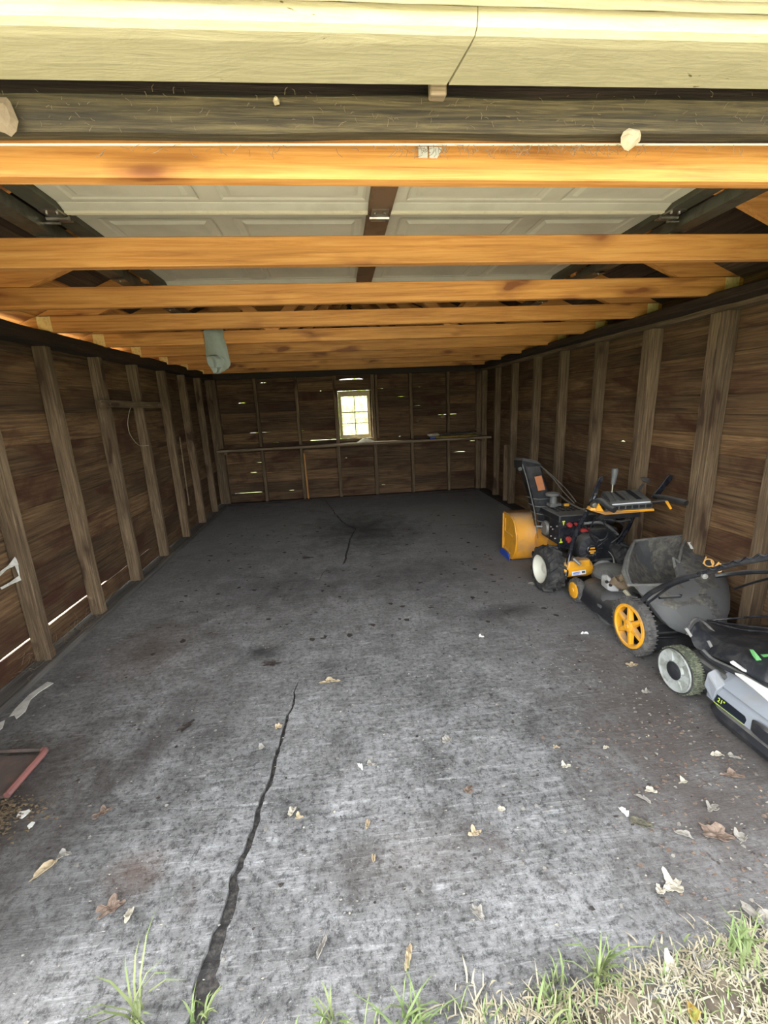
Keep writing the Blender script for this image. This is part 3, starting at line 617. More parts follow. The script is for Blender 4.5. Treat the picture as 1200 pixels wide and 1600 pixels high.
# ================================================================ THINGS THAT CARRY THE ROOF
KT = [1.984, 1.984, 1.984, 1.982, 1.976, 1.968, 1.962, 1.958, 1.955]
TL = ['pine roof truss right behind the weathered header, grey card and cobwebs along its tie beam', 'pine roof truss second from the doorway, crossing under the white door panels',
      'pine roof truss third from the doorway, its tie beam stamped with faint dark marks', 'pine roof truss fourth from the doorway, just in front of the hanging cloth',
      'pine roof truss fifth from the doorway, the pale green cloth hangs over it', 'pine roof truss sixth from the doorway, next behind the hanging cloth',
      'pine roof truss third from the back wall', 'pine roof truss second from the back wall', 'pine roof truss nearest the back wall, above the small window']
for k in range(9):
    yb = 1.18+0.61*k; yf = yb-0.038; ym = (yb+yf)/2; zt = KT[k]; zb = zt-0.093
    root = empty('roof_truss', (0.245, ym, zb), TL[k], 'truss', 'pine roof trusses')
    # tie beam with ends cut to the slope of the roof
    bm = BM(); rings = []; n = 24; xa, xb = -1.745, 2.235
    for i in range(n+1):
        x = xa+(xb-xa)*i/n; j = lambda s: 0.0015*noise.noise(Vector((x*1.5, s, k*3)))
        ztop = zt
        rings.append([(x, yf+j(1), zb+j(2)), (x, yb+j(3), zb+j(4)), (x, yb+j(5), ztop+j(6)), (x, yf+j(7), ztop+j(8))])
    loft(bm, rings); obj('tie_beam', bm, 'pine_x', root, bevel=0.003)
    for side in (1, -1):
        x0 = 0.245; x1 = 0.245+side*2.38
        xm_ = 1.88 if side > 0 else -1.39; xe_ = 2.237 if side > 0 else -1.747; xw_ = 2.292 if side > 0 else -1.836; x1_ = x1
        st_ = [(x0, roofz(x0)), (xm_+side*(1.984-zt)/0.42, zt+.001), (xe_, zt+.001), (xe_+side*.0005, 1.897), (xw_, 1.897), (xw_+side*.0005, roofz(xw_)), (x1_, roofz(x1_))]
        bm = BM(); loft(bm, [[(x_, yf-.0008, z_), (x_, yb+.0008, z_), (x_, yb+.0008, roofz(x_)+RT-.003), (x_, yf-.0008, roofz(x_)+RT-.003)] for x_, z_ in st_])
        obj('rafter', bm, 'pine_x', root)
        # toothed plate at the heel
        bm = BM(); xs = 2.195 if side > 0 else -1.705
        for fy in (yf-0.003,): box(bm, (xs-.040, fy-.001, zb+0.006), (xs+.038, fy+.0025, zt-0.004))
        obj('gusset_plate', bm, 'plate', root)
    if k >= 4:
        for (xa_, za_, xb_, zb_) in ((-0.45, zt, 0.20, roofz(0.2)-.005), (0.94, zt, 0.29, roofz(0.29)-.005), (-0.45, zt, -0.75, roofz(-.75)-.005), (0.94, zt, 1.24, roofz(1.24)-.005)):
            bm = BM(); beam(bm, (xa_, ym, za_), (xb_, ym, zb_), 0.036, 0.07, up=(0, 0, 1)); obj('web', bm, 'pine_x', root, bevel=0.002)
    if k == 2:
        pass

# ---- overhead door, open and lying above the tie beams
gd = empty('overhead_door', (0.24, 2.48, 2.13), 'open sectional garage door of off-white panels lying above the tie beams', 'garage door')
DZ = 2.135; DX0, DX1 = -0.962, 1.444; secs = [1.455, 1.965, 2.475, 2.985, 3.495]
for s in range(4):
    ya, yb = secs[s], secs[s+1]-0.006
    bm = BM(); mm = BM()
    # skin with raised panels: hinge rails stand down at both long edges
    box(bm, (DX0, ya, DZ+0.012), (DX1, yb, DZ+0.035))
    box(bm, (DX0, ya, DZ), (DX1, ya+.022, DZ+.012))
    hexa(bm, [(DX0, yb-.062, DZ+.012), (DX1, yb-.062, DZ+.012), (DX1, yb-.022, DZ-.004), (DX0, yb-.022, DZ-.004)], [(DX0, yb-.062, DZ+.020), (DX1, yb-.062, DZ+.020), (DX1, yb-.022, DZ+.02), (DX0, yb-.022, DZ+.02)])
    sec = obj('door_section', bm, 'door_paint', gd, bevel=0.004)
    for y_, w_ in ((yb-.020, .008), (yb-.009, .009)):
        jb_ = BM(); box(jb_, (DX0, y_, DZ-.008), (DX1, y_+w_, DZ+.012)); obj('joint_lip', jb_, 'white_edge', sec, bevel=0.002)
    for xs0, xs1 in ((DX0+.07, -0.45), (-0.37, 0.16), (0.32, 0.86), (0.94, DX1-.07)):
        pb = BM(); ins = 0.045; z_ = DZ+0.012
        o4 = [(xs0, ya+.07, z_), (xs1, ya+.07, z_), (xs1, yb-.09, z_), (xs0, yb-.09, z_)]; i4 = [(xs0+ins, ya+.07+ins, z_-.008), (xs1-ins, ya+.07+ins, z_-.008), (xs1-ins, yb-.09-ins, z_-.008), (xs0+ins, yb-.09-ins, z_-.008)]
        m4 = [(xs0+ins*.5, ya+.07+ins*.5, z_+.004), (xs1-ins*.5, ya+.07+ins*.5, z_+.004), (xs1-ins*.5, yb-.09-ins*.5, z_+.004), (xs0+ins*.5, yb-.09-ins*.5, z_+.004)]
        loft(pb, [[(x, y, z-.0035) for x, y, z in o4], m4, i4], cap0=False); obj('raised_panel', pb, 'door_paint', sec)
    bm = BM(); box(bm, (0.175, ya, DZ-.010), (0.268, yb-.004, DZ+.02)); obj('centre_stile', bm, 'stile', gd, bevel=0.002)
    for xa, xb in ((DX0-.075, DX0), (DX1, DX1+.075)):
        bm = BM(); box(bm, (xa, ya, DZ-.008), (xb, yb-.004, DZ+.03)); obj('end_stile', bm, 'dark_stile', gd, bevel=0.002)
    if s < 3:
        for cx in (0.222, DX0-.035, DX1+.035):
            bm = BM(); box(bm, (cx-.034, yb-.06, DZ-.014), (cx+.034, yb-.004, DZ-.008)); box(bm, (cx-.03, yb+.006, DZ-.014), (cx+.03, yb+.05, DZ-.008))
            tube(bm, [(cx-.04, yb+.001, DZ-.018), (cx+.04, yb+.001, DZ-.018)], 0.009, 8)
            for q in (-.018, .018): lathe(bm, [(0.0, .008), (.006, .006), (.007, 0)], (cx+q, yb-.035, DZ-.014), (0, 0, -1), 6)
            hg = obj('hinge', bm, 'steel', gd)
            if cx != 0.222:
                sgn = -1 if cx < 0 else 1
                bm = BM(); tube(bm, [(cx, yb+.01, DZ-.030), (cx+sgn*.075, yb+.01, DZ-.030)], 0.006, 8); lathe(bm, [(0, 0), (.022, 0), (.022, .014), (0, .014)], (cx+sgn*.066, yb+.01, DZ-.030), (sgn, 0, 0), 12)
                obj('roller', bm, 'steel', gd)
for sgn, xc, lb in ((-1, DX0-.105, 'galvanised door track on the left of the open garage door, with a rusty wooden hanger'), (1, DX1+.105, 'galvanised door track on the right of the open garage door')):
    tr = empty('door_track', (xc, 2.5, DZ-.05), lb, 'door track', 'tracks of the overhead door')
    pr_ = [(-.028, -.055), (-.028, -.008), (-.022, -.008), (-.022, -.049), (.010, -.049), (.010, -.010), (.016, -.010), (.016, -.055)]
    bm = BM(); prism(bm, [(xc+sgn*(-a), 1.30, DZ+z+0.002) for a, z in pr_], (0, 2.75, 0)); obj('rail', bm, 'galv', tr)
    bm = BM(); prism(bm, [(xc+sgn*a, 1.30, DZ+z) for a, z in ((.030, -.052), (.066, -.052), (.066, -.048), (.034, -.048), (.034, .0), (.030, .0))], (0, 2.75, 0)); obj('angle_iron', bm, 'galv', tr)
    for yy in (1.5, 2.02, 2.6, 3.3):
        bm = BM(); box(bm, (xc-.012*sgn, yy, DZ-.062), (xc+.055*sgn, yy+.035, DZ-.055)); lathe(bm, [(0, .008), (.007, .006), (.008, 0)], (xc+.02*sgn, yy+.018, DZ-.062), (0, 0, -1), 6); obj('bracket', bm, 'steel', tr)
    bm = BM(); box(bm, (xc-.03, 2.80, DZ-.02), (xc+.045, 2.84, DZ+.10)); obj('hanger', bm, 'pine_z', tr)
    bm = BM(); box(bm, (xc+.01*sgn-.02, 2.78, DZ-.075), (xc+.05*sgn+.02, 2.80, DZ+.0)); obj('hanger', bm, 'pine_z', tr)

# ---- shelf along the back wall
sh = empty('wall_shelf', (0.25, 6.36, 0.80), 'long rough wooden shelf running the full width of the back wall', 'shelf')
b = BM(); beam(b, (SHL[0], 6.365, SHL[2]), (SHR[0], 6.365, SHR[2]), 0.235, 0.030, n=26, jit=0.003); obj('shelf_board', b, 'ledge_x', sh, bevel=0.003)
for t in (0.03, 0.97):
    x = SHL[0]+(SHR[0]-SHL[0])*t; z = SHL[2]+(SHR[2]-SHL[2])*t
    b = BM(); box(b, (x-.02, 6.27, z-.055), (x+.02, 6.485, z-.018)); obj('bracket', b, 'stud_y', sh, bevel=0.002)
# rag on the shelf under the window
def crumple(bm, c, sx, sy, sz, sd=0, n=10):
    """flat-bottomed crumpled heap"""
    rows = []
    for j in range(n+1):
        row = []
        for i in range(n+1):
            u_, v_ = i/n*2-1, j/n*2-1; rr = min(1, math.hypot(u_, v_)); q = max(0, 1-rr**2.2)
            h = q*(0.6+0.6*noise.noise(Vector((u_*2.3+sd, v_*2.3, sd))))
            k = 1+0.25*noise.noise(Vector((u_*1.5, v_*1.5, sd+4)))
            row.append(bm.verts.new((c[0]+u_*sx*k, c[1]+v_*sy*k, c[2]+0.002+h*sz)))
        rows.append(row)
    for j in range(n):
        for i in range(n): bm.faces.new((rows[j][i], rows[j][i+1], rows[j+1][i+1], rows[j+1][i]))
SZ = lambda x: SHL[2]+(SHR[2]-SHL[2])*(x-SHL[0])/(SHR[0]-SHL[0])+0.0165
b = BM(); crumple(b, (0.40, 6.38, SZ(.40)), 0.12, 0.08, 0.075, 3); tag(obj('rag', b, 'rag_white', smooth=True, solid=0.003), 'crumpled white rag on the shelf just under the window', 'rag')
# bundle on the right end of the shelf
def bundle(name, x0, x1, y, z, w, h, mat, label, cat, sd, tilt=0.0):
    bm = BM(); rings = []; n = 18
    for i in range(n+1):
        t = i/n; x = x0+(x1-x0)*t; ring = []; sq = min(1, 3.5*min(t, 1-t)+0.5)
        for k in range(12):
            a = 2*PI*k/12; ww = 0.003+w/2*(1+0.15*noise.noise(Vector((t*4, a, sd)))); hh = h/2*sq*(1+0.3*noise.noise(Vector((t*7, a, sd+3))))
            ring.append((x, y+ww*math.cos(a), z+h/2+hh*math.sin(a)+tilt*t))
        rings.append(ring)
    loft(bm, rings); return tag(obj(name, bm, mat, smooth=True), label, cat)
zs = SZ(1.9)
bundle('paper_bag', 1.36, 2.08, 6.37, zs-.004, 0.15, 0.036, 'paper_yellow', 'flattened yellow paper bag lying on the right end of the shelf', 'bag', 1)
bundle('plastic_sheet', 1.42, 2.05, 6.38, zs+.033, 0.12, 0.034, 'paper_dark', 'dark mottled folded sheet on top of the yellow bag on the shelf', 'sheet', 5, .008)
bundle('rolled_sheet', 1.31, 1.48, 6.33, zs+.030, 0.07, 0.048, 'paper', 'pale rolled end of sheeting on the left of the shelf bundle', 'roll', 9)
bundle('wood_lath', 1.80, 2.12, 6.36, zs+.070, 0.03, 0.014, 'ledge_x', 'pale lath sticking up at the right end of the shelf bundle', 'lath', 12, .035)
bundle('wood_lath', 1.86, 2.14, 6.31, zs+.036, 0.04, 0.016, 'ledge_x', 'pale lath lying low at the right end of the shelf bundle', 'lath', 14, .012)
b = BM(); box(b, (1.335, 6.262, zs+.002), (1.42, 6.285, zs+.030)); tag(obj('small_carton', b, 'blue', bevel=.002), 'small dark blue carton at the left end of the shelf bundle', 'carton')

# ---- cleat and wire on the left wall
ct = empty('wall_cleat', (-1.71, 4.2, 1.40), 'short weathered cross board nailed over two studs of the left wall', 'cleat')
b = BM(); beam(b, CLA, CLB, 0.022, 0.052, n=8, jit=0.002); obj('cleat_board', b, 'stud_y', ct, bevel=0.002)
b = BM()
for q in (CLA, CLB): lathe(b, [(0, .004), (.005, .002), (.005, 0)], (q[0]+.012, q[1]+(0.12 if q is CLA else -.10), q[2]), (1, 0, 0), 6)
obj('nail_head', b, 'steel', ct)['kind'] = 'stuff'
b = BM(); pts = [(-1.6900, 5.2750, 1.4790), (-1.6900, 5.0400, 1.4230), (-1.6900, 4.8790, 1.3250), (-1.6900, 4.7250, 1.1010)]
pts = [(-1.7000, 5.7360, 1.4810), (-1.6950, 5.4160, 1.5090), (-1.6900, 5.0850, 1.4780), (-1.6850, 4.8670, 1.3720), (-1.6850, 4.7730, 1.2430), (-1.6850, 4.7940, 1.1220), (-1.6900, 4.9580, 1.0130), (-1.6900, 5.1910, 0.9550)]
pts = [(-1.6900, 3.8700, 1.4570), (-1.6850, 3.7620, 1.3560), (-1.6850, 3.7390, 1.2700), (-1.6850, 3.7790, 1.2010), (-1.6900, 3.8950, 1.1330), (-1.6950, 4.0810, 1.1170)]
tube(b, curve_pts([(-1.6900, 4.0790, 1.4620), (-1.6900, 3.9710, 1.4730)]+pts), 0.0022, 6); tag(obj('wire_loop', b, 'straw', smooth=True), 'thin curved wire hanging from the cross board on the left wall', 'wire')
# pale lath on the fifth stud
b = BM(); beam(b, (-1.7180, 4.9540, 1.1330), (-1.7180, 4.9230, 0.3730), 0.010, 0.014, up=(0, 1, 0)); tag(obj('lath_strip', b, 'ledge_x'), 'thin pale lath standing against a stud of the left wall', 'lath')

# ---- cloth hanging over the fifth tie beam
def cloth(name, rows, thick, mat, parent=None):
    bm = BM(); V = []
    for (L, R_, dep) in rows:
        row = []
        for i in range(13):
            t = i/12; p = Vector(L).lerp(Vector(R_), t); p.y += dep*(0.010*math.sin(t*9+p.z*14)+0.008*noise.noise(Vector((t*3, p.z*9, 2)))); row.append(bm.verts.new(p))
        V.append(row)
    for a, b_ in zip(V, V[1:]):
        for i in range(12): bm.faces.new((a[i], a[i+1], b_[i+1], b_[i]))
    return obj(name, bm, mat, parent, smooth=True, solid=thick, subsurf=1)
yc = 3.555
rows = [((-0.945, 3.66, 1.90), (-0.800, 3.66, 1.90), 0), ((-0.945, 3.65, 1.985), (-0.800, 3.65, 1.985), 0), ((-0.945, 3.62, 1.992), (-0.800, 3.62, 1.992), 0), ((-0.947, 3.572, 1.989), (-0.802, 3.572, 1.989), 0),
        ((-0.9530, 3.5550, 1.9640), (-0.8050, 3.5550, 1.9610), 0.3), ((-0.9500, 3.5550, 1.9150), (-0.8060, 3.5550, 1.9110), 1), ((-0.9550, 3.5550, 1.8470), (-0.7850, 3.5550, 1.8560), 1.4), ((-0.9580, 3.5550, 1.7880), (-0.7880, 3.5550, 1.7920), 1.6), ((-0.9430, 3.5550, 1.7330), (-0.7800, 3.5550, 1.7460), 1.6), ((-0.9230, 3.5550, 1.7000), (-0.7850, 3.5550, 1.7090), 1.2), ((-0.9140, 3.5550, 1.6670), (-0.8810, 3.5550, 1.6610), 0.8)]
cl = cloth('hanging_cloth', rows, 0.004, 'rag_green'); tag(cl, 'pale grey-green cloth hanging over a tie beam near the left wall', 'cloth')
rows = [((-0.9440, 3.5250, 1.7940), (-0.8600, 3.5250, 1.7960), 1), ((-0.9430, 3.5200, 1.7610), (-0.8060, 3.5200, 1.7710), 1.5), ((-0.9380, 3.5200, 1.7290), (-0.8160, 3.5200, 1.7350), 1.5), ((-0.9230, 3.5250, 1.7110), (-0.8490, 3.5250, 1.7040), 1)]
cloth('hem_fold', rows, 0.006, 'rag_green', cl)

# ================================================================ WHEELS
def ring_tyre(bm, c, r, wdt, hub_r, axis=(1, 0, 0), n=36):
    h = wdt/2
    prof = [(hub_r, -h*.85), (r*.82, -h), (r*.95, -h*.86), (r, -h*.55), (r, h*.55), (r*.95, h*.86), (r*.82, h), (hub_r, h*.85), (hub_r, -h*.85)]
    lathe(bm, prof, c, axis, n)
def knobs(bm, c, r, wdt, n, hgt, length, wfrac=0.5, skew=0.35):
    for k in range(n):
        a = 2*PI*k/n
        for s in (-1, 1):
            aa = a+(PI/n if s > 0 else 0); ca, sa = math.cos(aa), math.sin(aa); rad = Vector((0, ca, sa)); tan = Vector((0, -sa, ca)); ax = Vector((1, 0, 0))
            o_ = Vector(c)+ax*s*wdt*0.27; pts = []; 
            for rr in (r-0.006, r+hgt):
                f = 1.0 if rr < r else 0.8
                for dx, dt in ((-1, -1), (1, -1), (1, 1), (-1, 1)): pts.append(o_+rad*(rr-(0.012 if dx*s > 0 else 0))+ax*dx*wdt*wfrac*0.5*f+tan*(dt*length*0.5*f+dx*skew*length*s))
            hexa(bm, pts[:4], pts[4:])

# ================================================================ SNOW THROWER
st = empty('snow_thrower', (1.75, 3.1, 0), 'yellow and black snow thrower with white-rimmed knobbly tyre by the right wall', 'snow thrower')
# auger housing: curved drum with D shaped side plates
hx0, hx1 = 1.445, 2.03
def dshape(x, g=0.0):
    pts = [(3.635-g, 0.02+g), (3.64-g, 0.405-g)]
    for i in range(13):
        t = i/12; a = PI*0.5*(1-2*t); pts.append((3.50-0.17*math.cos(a)*1.05-0.0+g*0, 0.215+(0.20-g)*math.sin(a)) if False else (3.47-(0.155-g)*math.cos(a), 0.213+(0.198-g)*math.sin(a)))
    return [(x, y, z) for y, z in pts]
bm = BM(); A = [bm.verts.new(p) for p in dshape(hx0)[1:]]; B = [bm.verts.new(p) for p in dshape(hx1)[1:]]
for i in range(len(A)-1): bm.faces.new((A[i], A[i+1], B[i+1], B[i]))
obj('auger_housing', bm, 'yellow_rust', st, smooth=True, solid=0.006)
for x, s in ((hx0, -1), (hx1, 1)):
    bm = BM(); prism(bm, dshape(x), (s*0.006, 0, 0)); sp = obj('side_plate', bm, 'yellow', st)
    if s < 0:
        bm = BM(); rp = [Vector(p)+Vector((-0.008, 0, 0)) for p in dshape(x, 0.012)]; tube(bm, rp+[rp[0]], 0.008, 6, cap=False); obj('pressed_rib', bm, 'yellow', sp, smooth=True)
        bm = BM()
        for (ya, za, yb, zb, yc_, zc_) in ((3.58, .36, 3.60, .24, 3.42, .215), (3.60, .17, 3.58, .07, 3.46, .045)):
            tube(bm, [(x-.008, yc_, zc_+.02), (x-.008, ya, za-.12 if zc_ > .1 else za-.08), (x-.008, ya, za)], 0.005, 6)
        obj('pressed_rib', bm, 'yellow', sp, smooth=True)
    bm = BM(); prism(bm, [(x+s*.010, 3.44, 0.0), (x+s*.010, 3.66, 0.0), (x+s*.010, 3.67, 0.03), (x+s*.010, 3.63, 0.065), (x+s*.010, 3.48, 0.065), (x+s*.010, 3.44, .03)], (s*.01, 0, 0)); obj('skid_shoe', bm, 'blue', st, bevel=0.003)
# auger screw inside
bm = BM(); tube(bm, [(hx0, 3.50, 0.2), (hx1, 3.50, 0.2)], 0.014, 8)
for sg in (-1, 1):
    pv = None
    for i in range(40):
        a = i*0.42*sg; x = 1.74+sg*(0.05+0.23*i/39); c_, s_ = math.cos(a), math.sin(a)
        cur = [bm.verts.new((x, 3.50+c_*r, 0.2+s_*r)) for r in (0.11, 0.15)]
        if pv: bm.faces.new((pv[0], pv[1], cur[1], cur[0]))
        pv = cur
obj('auger', bm, 'black', st, solid=0.004)
# gearbox neck between housing and body
bm = BM(); lathe(bm, [(0, 0), (.14, 0), (.14, .12), (.11, .18), (0, .18)], (1.73, 3.34, .22), (0, -1, 0), 20); obj('impeller_housing', bm, 'yellow_rust', st, smooth=True)
# chute
def chute_ring(c, ax_r, ax_f, k=12, op=0.9):
    out = []
    for i in range(k+1):
        a = -PI*op+2*PI*op*i/k - PI/2
        out.append(Vector(c)+Vector((math.cos(a)*ax_r, math.sin(a)*ax_f, 0)))
    return out
CP = [Vector((1.6530, 3.2200, 0.3670)), Vector((1.6070, 3.2200, 0.5150)), Vector((1.5730, 3.2400, 0.6450)), Vector((1.5330, 3.2600, 0.7750)), Vector((1.5060, 3.2800, 0.8660))]
bm = BM(); prev = None
for i, (c, rx_) in enumerate(zip(CP, (0.085, 0.078, 0.073, 0.070, 0.068))):
    hh = 0.075
    ring = [c+Vector(q) for q in ((-rx_, .06, 0), (-rx_*.98, -.04, 0), (-rx_*.6, -.07, 0), (rx_*.6, -.07, 0), (rx_*.98, -.04, 0), (rx_, .06, 0))]
    cur = [bm.verts.new(p) for p in ring]
    if prev:
        for k in range(5): bm.faces.new((prev[k], prev[k+1], cur[k+1], cur[k]))
    prev = cur
obj('chute', bm, 'black', st, solid=0.005, smooth=True)
for i in range(5):
    t = i/4*0.55; c = CP[0].lerp(CP[2], min(1, t*1.6)) if t < .63 else CP[2]
    rr = 0.092-0.012*t; bm = BM()
    tube(bm, [c+Vector(q)*1.0 for q in ((-rr, .06, 0), (-rr, -.045, 0), (-rr*.62, -.08, 0), (rr*.62, -.08, 0), (rr, -.045, 0))], 0.0035, 5); obj('chute_rib', bm, 'plastic_grey', st, smooth=True)
bm = BM(); top = CP[4]; tube(bm, [CP[0]+Vector((-.105, -.05, -.08)), CP[1]+Vector((-.10, -.055, 0)), CP[3]+Vector((-.085, -.06, 0.0)), top+Vector((-.085, -.05, 0.02))], 0.0045, 6); obj('chute_edge', bm, 'plastic_grey', st, smooth=True)
# deflector hood at the top of the chute
bm = BM(); h0 = top
loft(bm, [[h0+Vector(q) for q in ((-.085, .10, -.03), (-.085, -.055, -.015), (.085, -.055, -.035), (.085, .10, -.05))], [h0+Vector(q) for q in ((-.088, .11, .035), (-.085, -.045, .048), (.075, -.045, .005), (.08, .11, .00))],
          [h0+Vector(q) for q in ((-.070, .10, .055), (-.065, -.02, .062), (.055, -.02, .030), (.06, .10, .03))]], cap0=False)
obj('chute_hood', bm, 'frame_black', st, solid=0.004, bevel=0.004)
bm = BM(); lathe(bm, [(0, .02), (.014, .018), (.016, 0)], h0+Vector((-.088, -.03, -.02)), (-1, -.3, 0), 8); obj('hood_knob', bm, 'plastic_grey', st)
q = [Vector((1.4980, 3.1750, 0.7900)), Vector((1.5550, 3.1750, 0.7970)), Vector((1.5820, 3.1550, 0.6870)), Vector((1.5250, 3.1550, 0.6810))]
bm = BM(); prism(bm, q, (0, -0.002, 0)); ch_l = obj('warning_label', bm, 'orange_label', st); ch_l['label'] = 'orange label on the chute'
bm = BM(); c = Vector((1.6260, 3.1000, 0.6290)); lathe(bm, [(0, -.01), (.05, -.01), (.055, 0), (.05, .01), (.02, .018), (0, .02)], c+Vector((-.01, 0, .03)), (0, 0, 1), 14); lathe(bm, [(.02, 0), (.028, -.03), (.028, -.09), (0, -.09)], c+Vector((.0, 0, .02)), (0, 0, 1), 10); box(bm, c+Vector((-.04, -.03, -.06)), c+Vector((.05, .03, -.04)))
obj('chute_gear', bm, 'plastic_grey', st, smooth=True)
for (u_, v_) in ((0, 0), (1, 0)): 
    pass
bm = BM(); a = Vector((1.6450, 3.1200, 0.5670)); box(bm, a+Vector((-.025, -.01, -.015)), a+Vector((.02, .01, .012))); obj('gear_bracket', bm, 'yellow', st, bevel=.003); bm = BM(); a = Vector((1.7450, 3.1200, 0.5610)); box(bm, a+Vector((-.02, -.01, -.012)), a+Vector((.02, .01, .012))); obj('gear_bracket', bm, 'yellow', st, bevel=.003)
# control rods from console to chute
for pts in ([(1.5580, 3.2000, 0.8690), (1.6060, 3.0500, 0.7890), (1.6150, 2.9000, 0.7340), (1.6070, 2.7500, 0.6770)], [(1.5800, 3.2000, 0.8470), (1.5970, 3.0500, 0.7800), (1.5910, 2.9000, 0.7210), (1.5930, 2.7500, 0.6690)], [(1.6440, 3.0800, 0.6680), (1.6350, 2.9000, 0.6420), (1.6160, 2.7200, 0.6380), (1.6170, 2.6600, 0.6430)]):
    bm = BM(); tube(bm, curve_pts(pts, 4), 0.0035 if pts[0][1] > 3.1 else 0.006, 6); obj('control_rod', bm, 'rod', st, smooth=True)
# engine shroud box
ex0, ex1, ey0, ey1, ez0, ez1 = 1.545, 1.815, 2.845, 3.215, 0.335, 0.552
bm = BM()
hexa(bm, [(ex0, ey0, ez1-.05), (ex1, ey0, ez1-.05), (ex1, ey1, ez1-.05), (ex0, ey1, ez1-.05)], [(ex0+.005, ey0+.005, ez1), (ex1-.005, ey0+.005, ez1), (ex1-.005, ey1-.005, ez1), (ex0+.005, ey1-.005, ez1)])
obj('engine_shroud', bm, 'frame_black', st, bevel=0.006)
bm = BM(); box(bm, (ex0+.004, ey0+.002, ez0-.04), (ex1, ey0+.02, ez1-.045)); rp = obj('rear_panel', bm, 'black_gloss', st, bevel=.003)
bm = BM(); box(bm, (ex0+.002, ey0+.02, ez0), (ex0+.012, ey0+.15, ez1-.045)); obj('side_panel', bm, 'black_gloss', st, bevel=.002)
bm = BM(); box(bm, (ex0+.04, ey0+.03, ez0-.03), (ex1-.01, ey1-.02, ez1-.06)); obj('engine_block', bm, 'black', st, bevel=.01)
bm = BM()
for i in range(5):
    for j in range(4): box(bm, (ex0+.045+i*.042, ey0+.13+j*.042, ez1+.0005), (ex0+.075+i*.042, ey0+.155+j*.042, ez1+.002))
obj('vent_slot', bm, 'void', st)
bm = BM(); lathe(bm, [(0, 0), (.055, 0), (.06, .012), (.05, .03), (0, .035)], (ex0+.03, ey0+.23, 0.40), (-1, 0, 0), 18); obj('muffler_cover', bm, 'silver', st, smooth=True)
bm = BM()
for (y, z) in ((ey0+.03, .47), (ey0+.09, .43), (ey0+.05, .37), (ey0+.11, .37), (ey0+.12, .44)): lathe(bm, [(0, .006), (.006, .005), (.007, 0)], (ex0+.001, y, z), (-1, 0, 0), 8)
obj('bolt', bm, 'steel', st)['kind'] = 'stuff'
bm = BM(); tube(bm, [(ex0-.04, ey0+.27, .405), (ex0+.02, ey0+.24, .405)], .008, 8); obj('choke_shaft', bm, 'silver', st)
def PY0(u, v): return None
for (c, r, nm, lb) in (((1.6120, 2.8400, 0.4900), .019, 'knob', 'round red knob'), ((1.6610, 2.8400, 0.4920), .012, 'knob', 'small red knob'), ((1.6120, 2.8400, 0.3830), .020, 'knob', 'lobed red knob')):
    bm = BM(); lathe(bm, [(r*.7, 0), (r*.7, .012), (r, .014), (r, .026), (r*.75, .034), (0, .034)], c, (0, -1, 0), 12); k_ = obj(nm, bm, 'red', rp, smooth=True); k_['label'] = lb
bm = BM(); c = Vector((1.6120, 2.8400, 0.3830))
for i in range(3): beam(bm, c+Vector((0, -.036, 0)), c+Vector((math.cos(i*2.09)*.024, -.036, math.sin(i*2.09)*.024)), .012, .010, up=(0, 1, 0))
obj('knob_lobe', bm, 'red', rp)
# printed key and lever signs in yellow
bm = BM(); c = Vector((1.5790, 2.8460, 0.5010)); box(bm, c+Vector((-.010, -.002, .006)), c+Vector((.010, -.0005, .014))); box(bm, c+Vector((-.003, -.002, -.018)), c+Vector((.003, -.0005, .006))); box(bm, c+Vector((-.006, -.002, -.004)), c+Vector((.006, -.0005, .001)))
obj('printed_sign', bm, 'label_yellow', rp)
bm = BM(); c = Vector((1.5670, 2.8460, 0.3650)); prism(bm, [c+Vector((-.012, -.002, -.016)), c+Vector((.012, -.002, -.016)), c+Vector((.012, -.002, -.006)), c+Vector((.002, -.002, .000)), c+Vector((.002, -.002, .016)), c+Vector((-.005, -.002, .018)), c+Vector((-.005, -.002, -.004)), c+Vector((-.012, -.002, -.010))], (0, .001, 0)); obj('printed_sign', bm, 'label_yellow', rp)
bm = BM(); box(bm, (ex0+.03, ey0-.001, .468), (ex1-.03, ey0+.004, .472)); obj('panel_crease', bm, 'frame_black', rp)
# engine behind the shroud, recoil starter facing the rear
bm = BM(); box(bm, (1.70, 2.80, 0.20), (1.98, 3.10, 0.45)); box(bm, (1.80, 2.90, 0.44), (2.02, 3.12, 0.53)); box(bm, (1.74, 2.86, .45), (1.83, 3.0, .50)); obj('engine_block', bm, 'black', st, bevel=.02, bseg=2)
rc = Vector((1.7260, 2.7400, 0.3290))
bm = BM(); lathe(bm, [(.098, -.06), (.098, .0), (.088, .018), (.045, .030), (.043, .022), (0, .022)], rc, (0, -1, 0), 28); rs_ = obj('recoil_starter', bm, 'black', st, smooth=True)
bm = BM()
for i in range(14):
    a = 2*PI*i/14; d = Vector((math.cos(a), 0, math.sin(a))); beam(bm, rc+d*.048+Vector((0, -.031, 0)), rc+d*.086+Vector((0, -.021, 0)), .006, .006, up=(0, 1, 0))
obj('starter_rib', bm, 'frame_black', rs_)
bm = BM(); lathe(bm, [(.036, .018), (.036, .028), (.030, .034), (0, .036)], rc, (0, -1, 0), 18); sc = obj('starter_cap', bm, 'black_gloss', rs_)
bm = BM(); 
for zz, ww in ((.014, .018), (-.006, .025), (-.020, .015)): box(bm, rc+Vector((-ww, -.039, zz-.006)), rc+Vector((ww, -.036, zz+.006)))
obj('cap_emblem', bm, 'yellow', rs_, bevel=.002)
